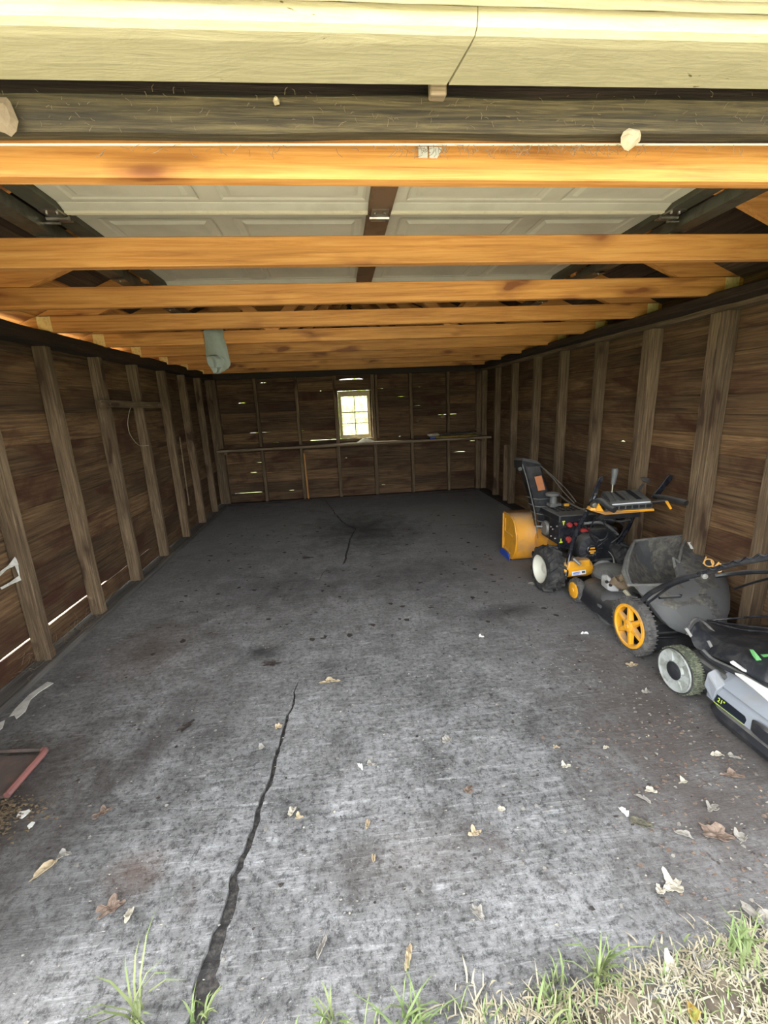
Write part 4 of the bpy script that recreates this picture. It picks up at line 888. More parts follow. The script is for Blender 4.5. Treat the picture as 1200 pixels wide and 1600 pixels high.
# hoses, cables and levers under the console
cab = [([(1.7060, 2.7000, 0.5170), (1.7640, 2.6500, 0.5630), (1.8510, 2.6200, 0.5520), (1.9140, 2.6000, 0.5660)], .008), ([(1.6100, 2.7000, 0.5610), (1.7120, 2.7000, 0.4470), (1.7780, 2.7200, 0.3650), (1.8680, 2.7500, 0.3870)], .005), ([(1.7650, 2.6500, 0.5500), (1.8150, 2.6800, 0.4690), (1.8100, 2.7000, 0.4070), (1.7650, 2.7400, 0.3840)], .006),
       ([(1.8130, 2.6200, 0.5680), (1.9160, 2.6600, 0.5040), (1.9330, 2.7200, 0.4110), (1.9020, 2.7600, 0.3530)], .006), ([(1.6200, 2.6600, 0.5440), (1.7130, 2.6400, 0.5520), (1.7980, 2.6600, 0.5130), (1.9030, 2.7000, 0.4330)], .009), ([(1.7060, 2.6000, 0.6110), (1.7770, 2.6400, 0.5020), (1.8730, 2.6800, 0.4550)], .004), ([(1.6610, 2.6000, 0.6010), (1.6790, 2.6800, 0.4790), (1.7430, 2.7200, 0.3870), (1.8470, 2.7500, 0.3500)], .004)]
for pts, r in cab:
    bm = BM(); tube(bm, curve_pts(pts, 5), r, 6); obj('cable', bm, 'black' if r != .009 else 'plastic_grey', st, smooth=True)
bm = BM(); a = Vector((1.6750, 2.7200, 0.4720)); box(bm, a+Vector((-.03, 0, -.012)), a+Vector((.04, .03, .012))); f_ = obj('fuel_cap', bm, 'red', st, bevel=.006); f_['label'] = 'flat red fuel lever'
# transmission case with its paper label
tb = Vector((1.6130, 2.6600, 0.2000))
bm = BM(); rings = []
for x, k in ((-.115, .7), (-.10, .95), (.08, 1.0), (.105, .85)):
    rings.append([(tb.x+x, tb.y+.05+math.cos(a)*.055*k, tb.z+math.sin(a)*.062*k+.0) for a in [2*PI*i/16 for i in range(16)]])
loft(bm, rings); tc_ = obj('gear_case', bm, 'yellow', st, smooth=True)
bm = BM(); hexa(bm, [tb+Vector((-.085, .0, .02)), tb+Vector((.085, .0, .02)), tb+Vector((.09, .10, .02)), tb+Vector((-.08, .10, .02))], [tb+Vector((-.075, .01, .07)), tb+Vector((.085, .01, .075)), tb+Vector((.085, .09, .075)), tb+Vector((-.07, .09, .07))]); obj('gear_case_cover', bm, 'yellow', st, bevel=.01, bseg=2)
bm = BM(); lq = [(1.5540, 2.6520, 0.2010), (1.6550, 2.6520, 0.2090), (1.6600, 2.6520, 0.1770), (1.5560, 2.6520, 0.1720)]; prism(bm, lq, (0, -.002, 0)); lw = obj('paper_label', bm, 'label_white', st); lw['label'] = 'small white paper label with blue print'
bm = BM(); a, b2, c2, d2 = [Vector(p)+Vector((0, -.004, 0)) for p in lq]
def onq(s, t): return a.lerp(b2, s).lerp(d2.lerp(c2, s), t)
for s0, s1, t0, t1_ in ((.08, .55, .25, .38), (.08, .60, .50, .60), (.08, .50, .72, .80)): prism(bm, [onq(s0, t0), onq(s1, t0), onq(s1, t1_), onq(s0, t1_)], (0, .001, 0))
obj('blue_print', bm, 'blue', st)
bm = BM(); prism(bm, [onq(.70, .2), onq(.93, .2), onq(.93, .65), onq(.70, .65)], (0, .001, 0)); obj('dark_print', bm, 'paper_dark', st)
# grey pressed steel under-cover and belt disc
bm = BM(); lathe(bm, [(0, 0), (.085, 0), (.09, .02), (.07, .035), (0, .04)], (1.8490, 2.7400, 0.1430), (-.35, -.9, .1), 18); obj('belt_disc', bm, 'silver', st, smooth=True)
bm = BM(); box(bm, (1.62, 2.78, .13), (1.95, 3.15, .22)); obj('axle_frame', bm, 'frame_black', st, bevel=.01)
bm = BM(); tube(bm, [(1.5640, 2.6600, 0.2940), (1.5950, 2.6200, 0.2640)], .011, 8); obj('shift_rod', bm, 'silver', st)
# wheels
for xc, lb in ((1.462, None), (1.98, None)):
    wz = 0.172; yw = 2.815
    bm = BM(); ring_tyre(bm, (xc, yw, wz), 0.158, 0.13, 0.094); knobs(bm, (xc, yw, wz), 0.152, 0.13, 15, 0.022, 0.030, 0.48, 0.55); ty = obj('tyre', bm, 'rubber', st)
    bm = BM(); lathe(bm, [(.098, -.060), (.104, -.068), (.098, -.066), (.088, -.045), (.070, -.022), (.046, -.016), (.038, -.030), (.020, -.032), (.013, -.038), (0, -.038)], (xc, yw, wz), (1, 0, 0), 28); obj('rim', bm, 'white_rim', st, smooth=True)
bm = BM(); tube(bm, [(1.43, 2.815, .172), (2.0, 2.815, .172)], .012, 8); obj('axle', bm, 'steel', st)
bm = BM(); crumple(bm, (1.392, 2.79, .095), .001, .001, .001); bm.free()
# handlebars: flat black side arms up to the console
for pts, rr in (([(1.5160, 2.6600, 0.1700), (1.5580, 2.7000, 0.3040), (1.5710, 2.6800, 0.4320), (1.5770, 2.6400, 0.5340), (1.5880, 2.5800, 0.6460), (1.5840, 2.5200, 0.7330), (1.6020, 2.5200, 0.7780)], 0.015), ([(1.8700, 2.8600, 0.1350), (1.9240, 2.8500, 0.2010), (1.9800, 2.8000, 0.3240), (2.0010, 2.7400, 0.4470), (1.9900, 2.6800, 0.5580), (1.9900, 2.6600, 0.5990)], 0.013)):
    bm = BM(); tube(bm, curve_pts(pts, 4), rr, 10); obj('handlebar', bm, 'black_gloss', st, smooth=True)
bm = BM()
for q_ in ((1.5780, 2.5550, 0.6920), (1.5770, 2.5700, 0.6580), (1.5850, 2.5000, 0.7830), (1.5060, 2.6450, 0.1960)): lathe(bm, [(0, .008), (.007, .007), (.008, 0)], q_, (0, -1, 0), 8)
obj('bolt', bm, 'steel', st)['kind'] = 'stuff'
# left and right drive levers
bm = BM(); L0, L1 = Vector((1.5740, 2.5000, 0.7090)), Vector((1.6920, 2.6000, 0.8660)); s_ = Vector((1.6150, 2.5000, 0.7310))-Vector((1.5560, 2.5000, 0.7680))
prism(bm, [(1.5510, 2.5000, 0.7350), (1.6050, 2.5000, 0.7480), (1.6270, 2.5300, 0.8070), (1.6760, 2.5600, 0.8660), (1.6660, 2.5600, 0.8830), (1.6450, 2.5600, 0.8760), (1.6080, 2.5300, 0.8330)], (0, .012, 0)); obj('drive_lever', bm, 'black_gloss', st, bevel=.004)
bm = BM(); prism(bm, [(2.0610, 2.6200, 0.7020), (2.1090, 2.6200, 0.7610), (2.1750, 2.6200, 0.8560), (2.2030, 2.6200, 0.8500), (2.2030, 2.6200, 0.8160), (2.1440, 2.6200, 0.7410), (2.1090, 2.6200, 0.6860)], (0, .012, 0)); obj('drive_lever', bm, 'black_gloss', st, bevel=.004)
# grips
bm = BM(); tube(bm, [(2.0820, 2.6200, 0.7140), (2.0850, 2.5200, 0.7220), (2.0840, 2.3800, 0.7270), (2.0880, 2.3500, 0.7250)], [.012, .019, .019, .016], 12); obj('grip', bm, 'black', st, smooth=True)
bm = BM(); tube(bm, [(2.0140, 2.5500, 0.6900), (2.0710, 2.5000, 0.7060), (2.0920, 2.4600, 0.7090)], .008, 8); obj('grip_arm', bm, 'black', st, smooth=True)
bm = BM(); tube(bm, curve_pts([(1.5820, 2.5000, 0.7210), (1.5970, 2.4600, 0.7490), (1.6200, 2.4000, 0.7160), (1.6280, 2.3600, 0.7090)], 4), [.018]*13, 12); obj('grip', bm, 'black', st, smooth=True)
bm = BM(); lathe(bm, [(0, .014), (.014, .012), (.022, 0), (.022, -.01)], (1.5700, 2.4800, 0.7180), (-.1, -1, 0), 14); obj('pivot_bolt', bm, 'steel', st, smooth=True)
bm = BM(); prism(bm, [(2.0460, 2.4800, 0.7120), (2.0630, 2.4800, 0.7150), (2.0840, 2.4600, 0.6670), (2.0720, 2.4600, 0.6600)], (0, -.01, 0)); obj('finger_lever', bm, 'yellow', st, bevel=.002)
# console
n0, n1, f0, f1 = Vector((1.6340, 2.4600, 0.6600)), Vector((1.9710, 2.4600, 0.6580)), Vector((2.1510, 2.8000, 0.6350)), Vector((1.7900, 2.8000, 0.6440))
up = Vector((0, 0, .012))
bm = BM(); prism(bm, [(1.5550, 2.5000, 0.6810), (1.5700, 2.5000, 0.7010), (1.6260, 2.4500, 0.6780), (1.9570, 2.4500, 0.6760), (1.9630, 2.4500, 0.6590), (1.6330, 2.4500, 0.6560)], (0, .04, 0)); obj('console_frame', bm, 'yellow', st, bevel=.002)
bm = BM(); prism(bm, [(1.5770, 2.4600, 0.6890), (1.5900, 2.4600, 0.7290), (1.6290, 2.4600, 0.6730)], (0, .01, 0)); obj('console_frame', bm, 'yellow', st)
bm = BM()
lo4 = [(1.6340, 2.4550, 0.6780), (1.9520, 2.4550, 0.6770), (2.0910, 2.7400, 0.6840), (1.7780, 2.7400, 0.6860)]; md4 = [(1.6450, 2.4700, 0.7110), (1.9590, 2.4700, 0.7110), (2.1030, 2.7600, 0.7070), (1.7890, 2.7600, 0.7090)]; hi4 = [(1.6980, 2.5000, 0.7220), (1.9590, 2.5000, 0.7260), (2.0670, 2.7600, 0.7320), (1.8000, 2.7600, 0.7370)]
loft(bm, [[Vector(p) for p in lo4], [Vector(p) for p in md4], [Vector(p) for p in hi4]]); cn = obj('console', bm, 'console', st, bevel=.006, bseg=2)
a, b2, c2, d2 = [Vector(p) for p in hi4]
def onc(s, t, h=0.002): return a.lerp(b2, s).lerp(d2.lerp(c2, s), t)+Vector((0, -.0008, h))
for s0 in (.02, .18, .52, .80):
    bm = BM(); beam(bm, onc(s0, .05), onc(s0+.03, .92), .020, .006, n=4); obj('console_ridge', bm, 'console', cn, bevel=.002)
for s0, t0, t1_ in ((.36, .1, .85), (.74, .05, .95)):
    bm = BM(); beam(bm, onc(s0, t0, .004), onc(s0-.06, t1_, .004), .014 if s0 < .5 else .028, .004); obj('slot', bm, 'void', cn)
bm = BM(); aa, bb = Vector((1.6840, 2.4650, 0.7160)), Vector((1.9370, 2.4650, 0.7180)); beam(bm, aa, bb, .006, .007); sl_ = obj('label_strip', bm, 'label_white', cn); sl_['label'] = 'white strip of printed marks'
for i in range(6):
    bm = BM(); p_ = Vector((1.6850, 2.4580, 0.6940)).lerp(Vector((1.9350, 2.4580, 0.6940)), i/5.6); box(bm, p_+Vector((0, -.002, -.010)), p_+Vector((.034, .0, .010))); obj('label_box', bm, 'void', cn)
bm = BM(); tube(bm, [(1.7770, 2.6200, 0.7590), (1.7790, 2.6200, 0.8320)], .005, 8); obj('gear_lever', bm, 'steel', st)
bm = BM(); tube(bm, [(1.7790, 2.6200, 0.8110), (1.7850, 2.6200, 0.8660), (1.7860, 2.6200, 0.9040), (1.7850, 2.6200, 0.9170)], [.013, .018, .021, .017], 12); obj('lever_grip', bm, 'plastic_grey', st, smooth=True)
bm = BM(); tube(bm, [(1.9970, 2.6600, 0.7510), (2.0250, 2.6600, 0.7930)], .007, 8); lathe(bm, [(0, .016), (.020, .012), (.034, 0), (.020, -.01), (0, -.012)], (2.0400, 2.6600, 0.8190), (.2, -.4, 1), 14); obj('chute_knob', bm, 'black', st, smooth=True)
bm = BM(); hexa(bm, [(1.6120, 2.5200, 0.6080), (1.9210, 2.5200, 0.6040), (2.0420, 2.7200, 0.6040), (1.7580, 2.7200, 0.6100)], [(1.6390, 2.5000, 0.6500), (1.9010, 2.5000, 0.6490), (2.0390, 2.7200, 0.6370), (1.7550, 2.7200, 0.6420)]); obj('console_underside', bm, 'black', st)

# ================================================================ PUSH MOWER WITH YELLOW WHEELS
mw = empty('push_mower', (1.78, 2.25, 0), 'dusty black push mower with large yellow six-spoked rear wheel', 'lawn mower')
def spoke_wheel(c, r, wdt, root, sgn=-1):
    bm = BM(); ring_tyre(bm, c, r, wdt, r*.70)
    for k in range(40):
        a = 2*PI*k/40; ca, sa = math.cos(a), math.sin(a); rad = Vector((0, ca, sa)); p = Vector(c)+rad*r
        beam(bm, p+Vector((-wdt*.42, 0, 0)), p+Vector((wdt*.42, 0, 0)), .007, .008, up=rad)
    obj('tyre', bm, 'rubber_dusty', root)
    f = c[0]+sgn*wdt/2; cc = Vector((f, c[1], c[2]))
    bm = BM(); lathe(bm, [(r*.78, -.002), (r*.78, .006), (r*.70, .008), (r*.66, .003), (r*.655, -.03), (r*.76, -.03)], cc, (sgn, 0, 0), 36); rim_ = obj('rim', bm, 'yellow', root, smooth=True)
    bm = BM(); lathe(bm, [(r*.23, -.02), (r*.23, .006), (r*.18, .012), (r*.10, .012), (r*.09, .018), (0, .018)], cc, (sgn, 0, 0), 18); obj('hub', bm, 'yellow', root, smooth=True)
    for k in range(6):
        a = 2*PI*k/6+0.35; d = Vector((0, math.cos(a), math.sin(a))); tn = Vector((0, -math.sin(a), math.cos(a))); bm = BM()
        hexa(bm, [cc+d*r*.20-tn*.019+Vector((sgn*-.02, 0, 0)), cc+d*r*.20+tn*.019+Vector((sgn*-.02, 0, 0)), cc+d*r*.70+tn*.011+Vector((sgn*-.02, 0, 0)), cc+d*r*.70-tn*.011+Vector((sgn*-.02, 0, 0))],
             [cc+d*r*.20-tn*.012+Vector((sgn*.003, 0, 0)), cc+d*r*.20+tn*.012+Vector((sgn*.003, 0, 0)), cc+d*r*.70+tn*.008+Vector((sgn*.002, 0, 0)), cc+d*r*.70-tn*.008+Vector((sgn*.002, 0, 0))])
        obj('spoke', bm, 'yellow', root, bevel=.002)
spoke_wheel((1.535, 1.975, 0.158), 0.155, 0.055, mw)
bm = BM(); lathe(bm, [(.10, 0), (.10, -.01), (0, -.01)], (1.552, 1.975, .158), (-1, 0, 0), 24); obj('wheel_back_disc', bm, 'void', mw)  # near-black disc behind the spokes
spoke_wheel((1.91, 1.985, 0.158), 0.155, 0.055, mw)
for xc in (1.570, 1.94):
    c = (xc, 2.60, .087); bm = BM(); ring_tyre(bm, c, .082, .050, .05, n=26); knobs(bm, c, .082, .05, 18, .006, .012, .6, .0); obj('tyre', bm, 'rubber_dusty', mw)
    bm = BM(); lathe(bm, [(.057, .0), (.057, .004), (.050, .009), (.02, .010), (.018, .014), (0, .014)], (xc-.024, 2.60, .087), (-1, 0, 0), 22); obj('wheel_disc', bm, 'yellow', mw, smooth=True)
bm = BM(); rings = []
for z, g, gy in ((.035, .0, 0), (.05, -.012, -.01), (.12, .0, 0), (.155, .025, .03), (.175, .07, .09)):
    rings.append(rrect(1.80, 2.30, .235-g, .36-gy, .14-g*.5, z, 5))
loft(bm, rings); obj('deck', bm, 'black', mw, smooth=True)
bm = BM(); lathe(bm, [(.13, -.13), (.145, -.06), (.13, .0), (.09, .045), (.04, .065), (0, .07)], (1.685, 2.33, .135), (-.25, .1, 1), 22); obj('discharge_hump', bm, 'bag_fabric', mw, smooth=True)
bm = BM(); box(bm, (1.66, 2.28, .16), (1.86, 2.50, .22)); obj('engine', bm, 'plastic_grey', mw, bevel=.03, bseg=3)
bm = BM(); lathe(bm, [(.12, 0), (.125, .02), (.11, .05), (.06, .065), (0, .068)], (1.73, 2.46, .235), (0, 0, 1), 22); obj('engine_cover', bm, 'plastic_grey', mw, smooth=True)
bm = BM(); prism(bm, [(1.5420, 2.3000, 0.3190), (1.5780, 2.3000, 0.3240), (1.6130, 2.2200, 0.2710), (1.6120, 2.2200, 0.2380), (1.5720, 2.2400, 0.2330), (1.5600, 2.2600, 0.2370), (1.5430, 2.3000, 0.2550)], (.03, .05, .01)); obj('side_cover', bm, 'silver', mw, bevel=.006, bseg=2)
bm = BM(); lathe(bm, [(.010, 0), (.010, .004), (0, .004)], (1.5620, 2.2750, 0.2850), (-.5, -1, .2), 10); lathe(bm, [(.010, 0), (.010, .004), (0, .004)], (1.5790, 2.2620, 0.2680), (-.5, -1, .2), 10); obj('cover_recess', bm, 'void', mw)
bm = BM(); crumple(bm, Vector((1.6260, 2.2400, 0.3110))-Vector((0, 0, .03)), .06, .07, .07, 6, 9); obj('grass_dirt', bm, 'nest', mw, smooth=True)
bm = BM(); beam(bm, (1.5880, 2.1500, 0.2840), (1.6070, 2.1000, 0.2490), .02, .02); obj('height_lever', bm, 'straw', mw, bevel=.004)
bm = BM(); tube(bm, [(1.56, 2.60, .087), (2.03, 2.60, .087)], .008, 6); tube(bm, [(1.55, 1.975, .158), (2.04, 1.975, .158)], .008, 6); obj('axle', bm, 'frame_black', mw)
bm = BM(); tube(bm, [(1.6110, 1.9300, 0.1180), (1.7120, 1.9300, 0.1160), (1.7980, 1.9300, 0.1150)], .011, 8); tube(bm, [(1.6060, 1.9300, 0.0960), (1.7790, 1.9300, 0.0850)], .007, 8); obj('rear_bar', bm, 'black', mw, smooth=True)
bm = BM(); hexa(bm, [(1.58, 1.90, .04), (2.0, 1.90, .04), (2.0, 2.02, .04), (1.58, 2.02, .04)], [(1.60, 1.96, .16), (2.0, 1.96, .16), (2.0, 2.06, .17), (1.60, 2.06, .17)]); obj('trailing_flap', bm, 'black', mw, bevel=.004)
# grass bag with an open mouth
mouth = [Vector(p) for p in ((1.8570, 2.4600, 0.4660), (2.0590, 2.4800, 0.4660), (2.2570, 2.5000, 0.4630), (2.1100, 2.3600, 0.4150), (1.9740, 2.2400, 0.3680), (1.8450, 2.0600, 0.3440), (1.6820, 2.0400, 0.3550), (1.5600, 2.0600, 0.3570), (1.6140, 2.1800, 0.3850), (1.7240, 2.3200, 0.4250))]
midr = [Vector(p) for p in ((1.9190, 2.4800, 0.3530), (2.1590, 2.5200, 0.3560), (2.3710, 2.5000, 0.3460), (2.2670, 2.3000, 0.3470), (2.0310, 2.0600, 0.3510), (1.8480, 1.8900, 0.2960), (1.6660, 1.8800, 0.2970), (1.5830, 1.9700, 0.2980), (1.5830, 2.0800, 0.3430), (1.7480, 2.3000, 0.3390))]
endr = [Vector(p) for p in ((2.0260, 2.4200, 0.2010), (2.2360, 2.4600, 0.2350), (2.4230, 2.4200, 0.2850), (2.3110, 2.2000, 0.2890), (2.1310, 1.9800, 0.2810), (1.9710, 1.8000, 0.1810), (1.7910, 1.7900, 0.1320), (1.6820, 1.8300, 0.1390), (1.6390, 1.9200, 0.1900), (1.7320, 2.1200, 0.2120))]
q1 = [(a.lerp(b2, .5)) for a, b2 in zip(mouth, midr)]; q2 = [(a.lerp(b2, .5)) for a, b2 in zip(midr, endr)]
def cen(r): return sum(r, Vector())/len(r)
def scl(r, k, dz=0): c = cen(r); return [c+(p-c)*k for p in r]
bm = BM(); loft(bm, [mouth, q1, midr, scl(q2, 1.04), endr, scl(endr, .6)], cap0=False); bg_ = obj('grass_bag', bm, 'bag_fabric', mw, smooth=True, subsurf=1)
bm = BM(); loft(bm, [scl(mouth, .975), scl(q1, .955), scl(midr, .94), scl(q2, .92), scl(endr, .8)], cap0=False); obj('bag_lining', bm, 'bag_inner', bg_, smooth=True)
bm = BM(); tube(bm, [p for p in mouth]+[mouth[0]], .0085, 8, cap=False); obj('mouth_rim', bm, 'bag_rim', bg_, smooth=True)
bm = BM(); tube(bm, [(1.9540, 2.2200, 0.3610), (1.9680, 2.2600, 0.4110), (2.0000, 2.2500, 0.3870), (2.0860, 2.3400, 0.4320), (2.2450, 2.4900, 0.4580)], .008, 6); obj('torn_edge', bm, 'bag_rim', bg_)
bm = BM(); prism(bm, [(2.1830, 2.4000, 0.4470), (2.2080, 2.4000, 0.4580), (2.2090, 2.3600, 0.4200), (2.1750, 2.3600, 0.4180)], (0, .01, .0)); obj('strap_end', bm, 'white_card', bg_)
bm = BM(); tube(bm, [mouth[7]+Vector((-.012, 0, .0)), mouth[8]+Vector((-.018, 0, 0)), mouth[9]+Vector((-.016, 0, -.01)), mouth[0]+Vector((-.014, 0, -.02))], [.010, .013, .011, .008], 6); obj('frayed_hem', bm, 'bag_rim', bg_)
# yellow lettering on the side of the bag, half hidden by the handle
lp = [(1102.5, 877.5, '1', -12), (1108.5, 880.5, 'O', -6), (1115.5, 885, 'V', -4), (1123, 888.5, 'S', 0)]
LM = [Vector(p) for p in ((2.0050, 2.0800, 0.4570), (1.9940, 2.0400, 0.4580), (1.9090, 1.9200, 0.4950), (1.8600, 1.8400, 0.5160))]
for (u_, v_, ch, rot), p in zip(lp, LM):
    d = (Vector((0, 0, 1.385))-p).normalized(); right = d.cross(Vector((0, 0, -1))).normalized(); upv = d.cross(right)*-1
    if upv.z < 0: upv = -upv
    rm = Matrix((right, upv, right.cross(upv))).transposed() @ Matrix.Rotation(math.radians(rot), 3, 'Z')
    text_obj('bag_letter', ch, p, rm, 0.066, 'bag_letters', bg_, 0.0015)

# handles
for pts, r, nm in (([(1.5120, 1.9000, 0.3450), (1.5180, 1.8600, 0.4020), (1.5110, 1.7600, 0.4910), (1.4960, 1.6600, 0.5670), (1.5210, 1.5600, 0.6360), (1.5260, 1.4400, 0.7210), (1.5470, 1.3400, 0.7790), (1.5720, 1.2200, 0.8500)], .0125, 'handle_tube'),
                   ([(1.5360, 1.9000, 0.3210), (1.5330, 1.8000, 0.4350), (1.5330, 1.7400, 0.4980), (1.5410, 1.6600, 0.5600)], .006, 'handle_strut'),
                   ([(1.9070, 1.9000, 0.4460), (1.9450, 1.8600, 0.4700), (1.9640, 1.7800, 0.5110), (1.9760, 1.7000, 0.5450), (1.9870, 1.5500, 0.6120)], .0115, 'handle_tube'),
                   ([(2.0840, 1.9500, 0.3360), (2.0370, 1.8200, 0.4300), (1.9830, 1.7000, 0.5080), (1.9170, 1.5200, 0.6300)], .006, 'control_cable')):
    bm = BM(); tube(bm, curve_pts(pts, 4), r, 10); obj(nm, bm, 'frame_black' if nm != 'handle_tube' or r < .012 else 'black', mw, smooth=True)
bm = BM(); pts = curve_pts([Vector(p) for p in ((1.4900, 1.5750, 0.6150), (1.5070, 1.5000, 0.6720), (1.5200, 1.4100, 0.7380), (1.5340, 1.3300, 0.7910), (1.5480, 1.2400, 0.8450))], 14); sp_ = []
for i, p in enumerate(pts): sp_.append(p+Vector((0.003*math.cos(i*.9), 0, .008+0.006*math.sin(i*.9))))
tube(bm, sp_, .004, 6); obj('control_cable', bm, 'black_gloss', mw, smooth=True)
bm = BM(); tube(bm, [(1.5700, 1.8600, 0.3730), (1.6860, 1.8600, 0.3690), (1.6880, 1.8600, 0.3830)], .007, 8); obj('latch_bar', bm, 'frame_black', mw)
bm = BM(); lathe(bm, [(0, .01), (.012, .008), (.014, 0), (0, -.01)], (1.5120, 1.5600, 0.6190), (-.2, -1, .1), 10); obj('handle_knob', bm, 'silver', mw)

# ================================================================ GREY CORDLESS MOWER
gm = empty('cordless_mower', (1.76, 1.25, 0), 'grey and black cordless mower with grass-caked tyre at the right edge', 'lawn mower')
for xc in (1.535, 2.03):
    c = (xc, 1.632, .113); bm = BM(); ring_tyre(bm, c, .108, .062, .085, n=32)
    for k in range(64):
        a = 2*PI*k/64; rad = Vector((0, math.cos(a), math.sin(a)))
        for s in (-1, 0, 1):
            p = Vector(c)+rad*(.107+random.uniform(0, .003))+Vector((s*.019+random.uniform(-.004, .004), 0, 0)); beam(bm, p+Vector((-.008, 0, 0)), p+Vector((.008, random.uniform(-.004, .004), 0)), .006, .005, up=rad)
    obj('tyre', bm, 'rubber_grassy', gm)
    f = Vector((xc-.031, 1.632, .113))
    bm = BM(); lathe(bm, [(.106, .004), (.103, .004), (.100, .001), (.106, -.002)], f, (-1, 0, 0), 36); obj('tyre_wall', bm, 'rubber', gm)
    bm = BM(); lathe(bm, [(.100, 0), (.097, .008), (.088, .004), (.050, -.004), (.044, .006), (.042, .006)], f, (-1, 0, 0), 36)
    for k in range(6):
        a = 2*PI*k/6; d = Vector((0, math.cos(a), math.sin(a))); tn = Vector((0, -math.sin(a), math.cos(a)))
        hexa(bm, [f+d*.046-tn*.010+Vector((.006, 0, 0)), f+d*.046+tn*.010+Vector((.006, 0, 0)), f+d*.090+tn*.022+Vector((.006, 0, 0)), f+d*.090-tn*.022+Vector((.006, 0, 0))], [f+d*.046-tn*.008+Vector((-.006, 0, 0)), f+d*.046+tn*.008+Vector((-.006, 0, 0)), f+d*.088+tn*.018+Vector((-.005, 0, 0)), f+d*.088-tn*.018+Vector((-.005, 0, 0))])
    obj('wheel_cover', bm, 'grey_rim', gm)
    bm = BM(); lathe(bm, [(.043, 0), (.043, .008), (.036, .012), (0, .014)], f, (-1, 0, 0), 22); obj('hub_cap', bm, 'black', gm, smooth=True)
# black lower deck with projecting lip
bm = BM(); rings = []
for z, g in ((.018, .0), (.045, -.012), (.072, -.004), (.080, .010)):
    rings.append(rrect(1.775, 1.09, .245-g, .39-g, .09, z, 5))
loft(bm, rings); obj('deck', bm, 'black', gm, smooth=True)
bm = BM(); box(bm, (1.56, 1.44, .06), (1.98, 1.66, .20)); obj('rear_housing', bm, 'black', gm, bevel=.02, bseg=2)
# grey cowl: loft along y
def cowl(y, k, dz=0.0):
    pr_ = [(1.545, .074), (1.535, .082), (1.543, .128), (1.556, .150), (1.575, .158), (1.600, .200), (1.64, .226), (1.76, .245), (1.90, .225), (1.98, .15), (2.0, .074)]
    return [(1.77+(x-1.77)*k, y, .074+(z-.074)*(k if k < 1 else 1)+dz) for x, z in pr_]
bm = BM(); loft(bm, [cowl(1.500, .93), cowl(1.485, .99), cowl(1.45, 1.0), cowl(1.30, 1.0), cowl(1.0, 1.0), cowl(.80, .98), cowl(.76, .9)]); obj('cowl', bm, 'grey_cowl', gm, smooth=True)
bm = BM(); loft(bm, [[(1.538, 1.455, .082), (1.530, 1.445, .084), (1.531, 1.435, .150), (1.560, 1.425, .178), (1.58, 1.44, .178)], [(1.54, 1.50, .12), (1.527, 1.497, .13), (1.532, 1.495, .192), (1.56, 1.49, .212), (1.58, 1.495, .205)]]); obj('cowl_corner', bm, 'grey_cowl', gm, bevel=.004)
bm = BM(); loft(bm, [[(1.560, 1.47, .176), (1.548, 1.44, .166), (1.60, 1.42, .216), (1.62, 1.46, .225)], [(1.562, 1.2, .166), (1.552, 1.18, .158), (1.60, 1.16, .212), (1.62, 1.2, .226)], [(1.562, .95, .166), (1.552, .95, .158), (1.60, .95, .212), (1.62, .95, .226)]]); obj('cowl_edge', bm, 'grey_cowl', gm, bevel=.003)
# black size label with lime figures
def side(y, z, o=0.0): return Vector((1.5355+(z-.082)*.17-o, y, z))
bm = BM(); prism(bm, [side(1.440, .122, .001), side(1.310, .118, .001), side(1.300, .108, .001), side(1.302, .088, .001), side(1.438, .086, .001), side(1.444, .092, .001)], (-.0015, 0, 0)); lb_ = obj('size_label', bm, 'label_black', gm); lb_['label'] = 'black label reading 21 inches in lime figures'
rm = Matrix((Vector((0, -1, 0)), Vector((.17, 0, 1)).normalized(), Vector((-1, 0, .17)).normalized())).transposed()
text_obj('figure', '21"', side(1.413, .105, .004), rm, 0.026, 'lime', gm, .0005)
bm = BM(); beam(bm, side(1.444, .0845, .003), side(1.41, .0845, .003), .002, .0015); beam(bm, side(1.41, .0845, .003), side(1.30, .0845, .003), .001, .001); obj('label_line', bm, 'lime', gm)
bm = BM(); rings = []
for t in range(9):
    a = PI*t/8; rings.append([(1.540-.016*math.sin(a)*f_, 1.205+.078*math.cos(a) if False else 1.205+.075*math.cos(a), .082+zz) for f_, zz in ((.2, 0), (1.0, .004), (1.0, .030+.02*math.sin(a)), (.3, .042+.02*math.sin(a)))])
loft(bm, rings); obj('side_bump', bm, 'black', gm, smooth=True)
# white trim blades under the bag
for pts in (([(1.5260, 1.4000, 0.3100), (1.5450, 1.4000, 0.3140), (1.5780, 1.3600, 0.2840), (1.5480, 1.3600, 0.2960)]), ([(1.5130, 1.3600, 0.2880), (1.5300, 1.3400, 0.2880), (1.5470, 1.2400, 0.2890), (1.5590, 1.2400, 0.2320), (1.5350, 1.3000, 0.2640)])):
    bm = BM(); prism(bm, pts, (.006, 0, -.012)); obj('light_panel', bm, 'light_cowl', gm, bevel=.003)
bm = BM(); tube(bm, curve_pts([(1.5810, 1.5800, 0.2370), (1.5810, 1.5200, 0.2260), (1.5890, 1.4200, 0.2390), (1.6250, 1.3000, 0.2240), (1.6630, 1.2000, 0.2170)], 4), .014, 8); obj('handle_bar', bm, 'frame_black', gm, smooth=True)
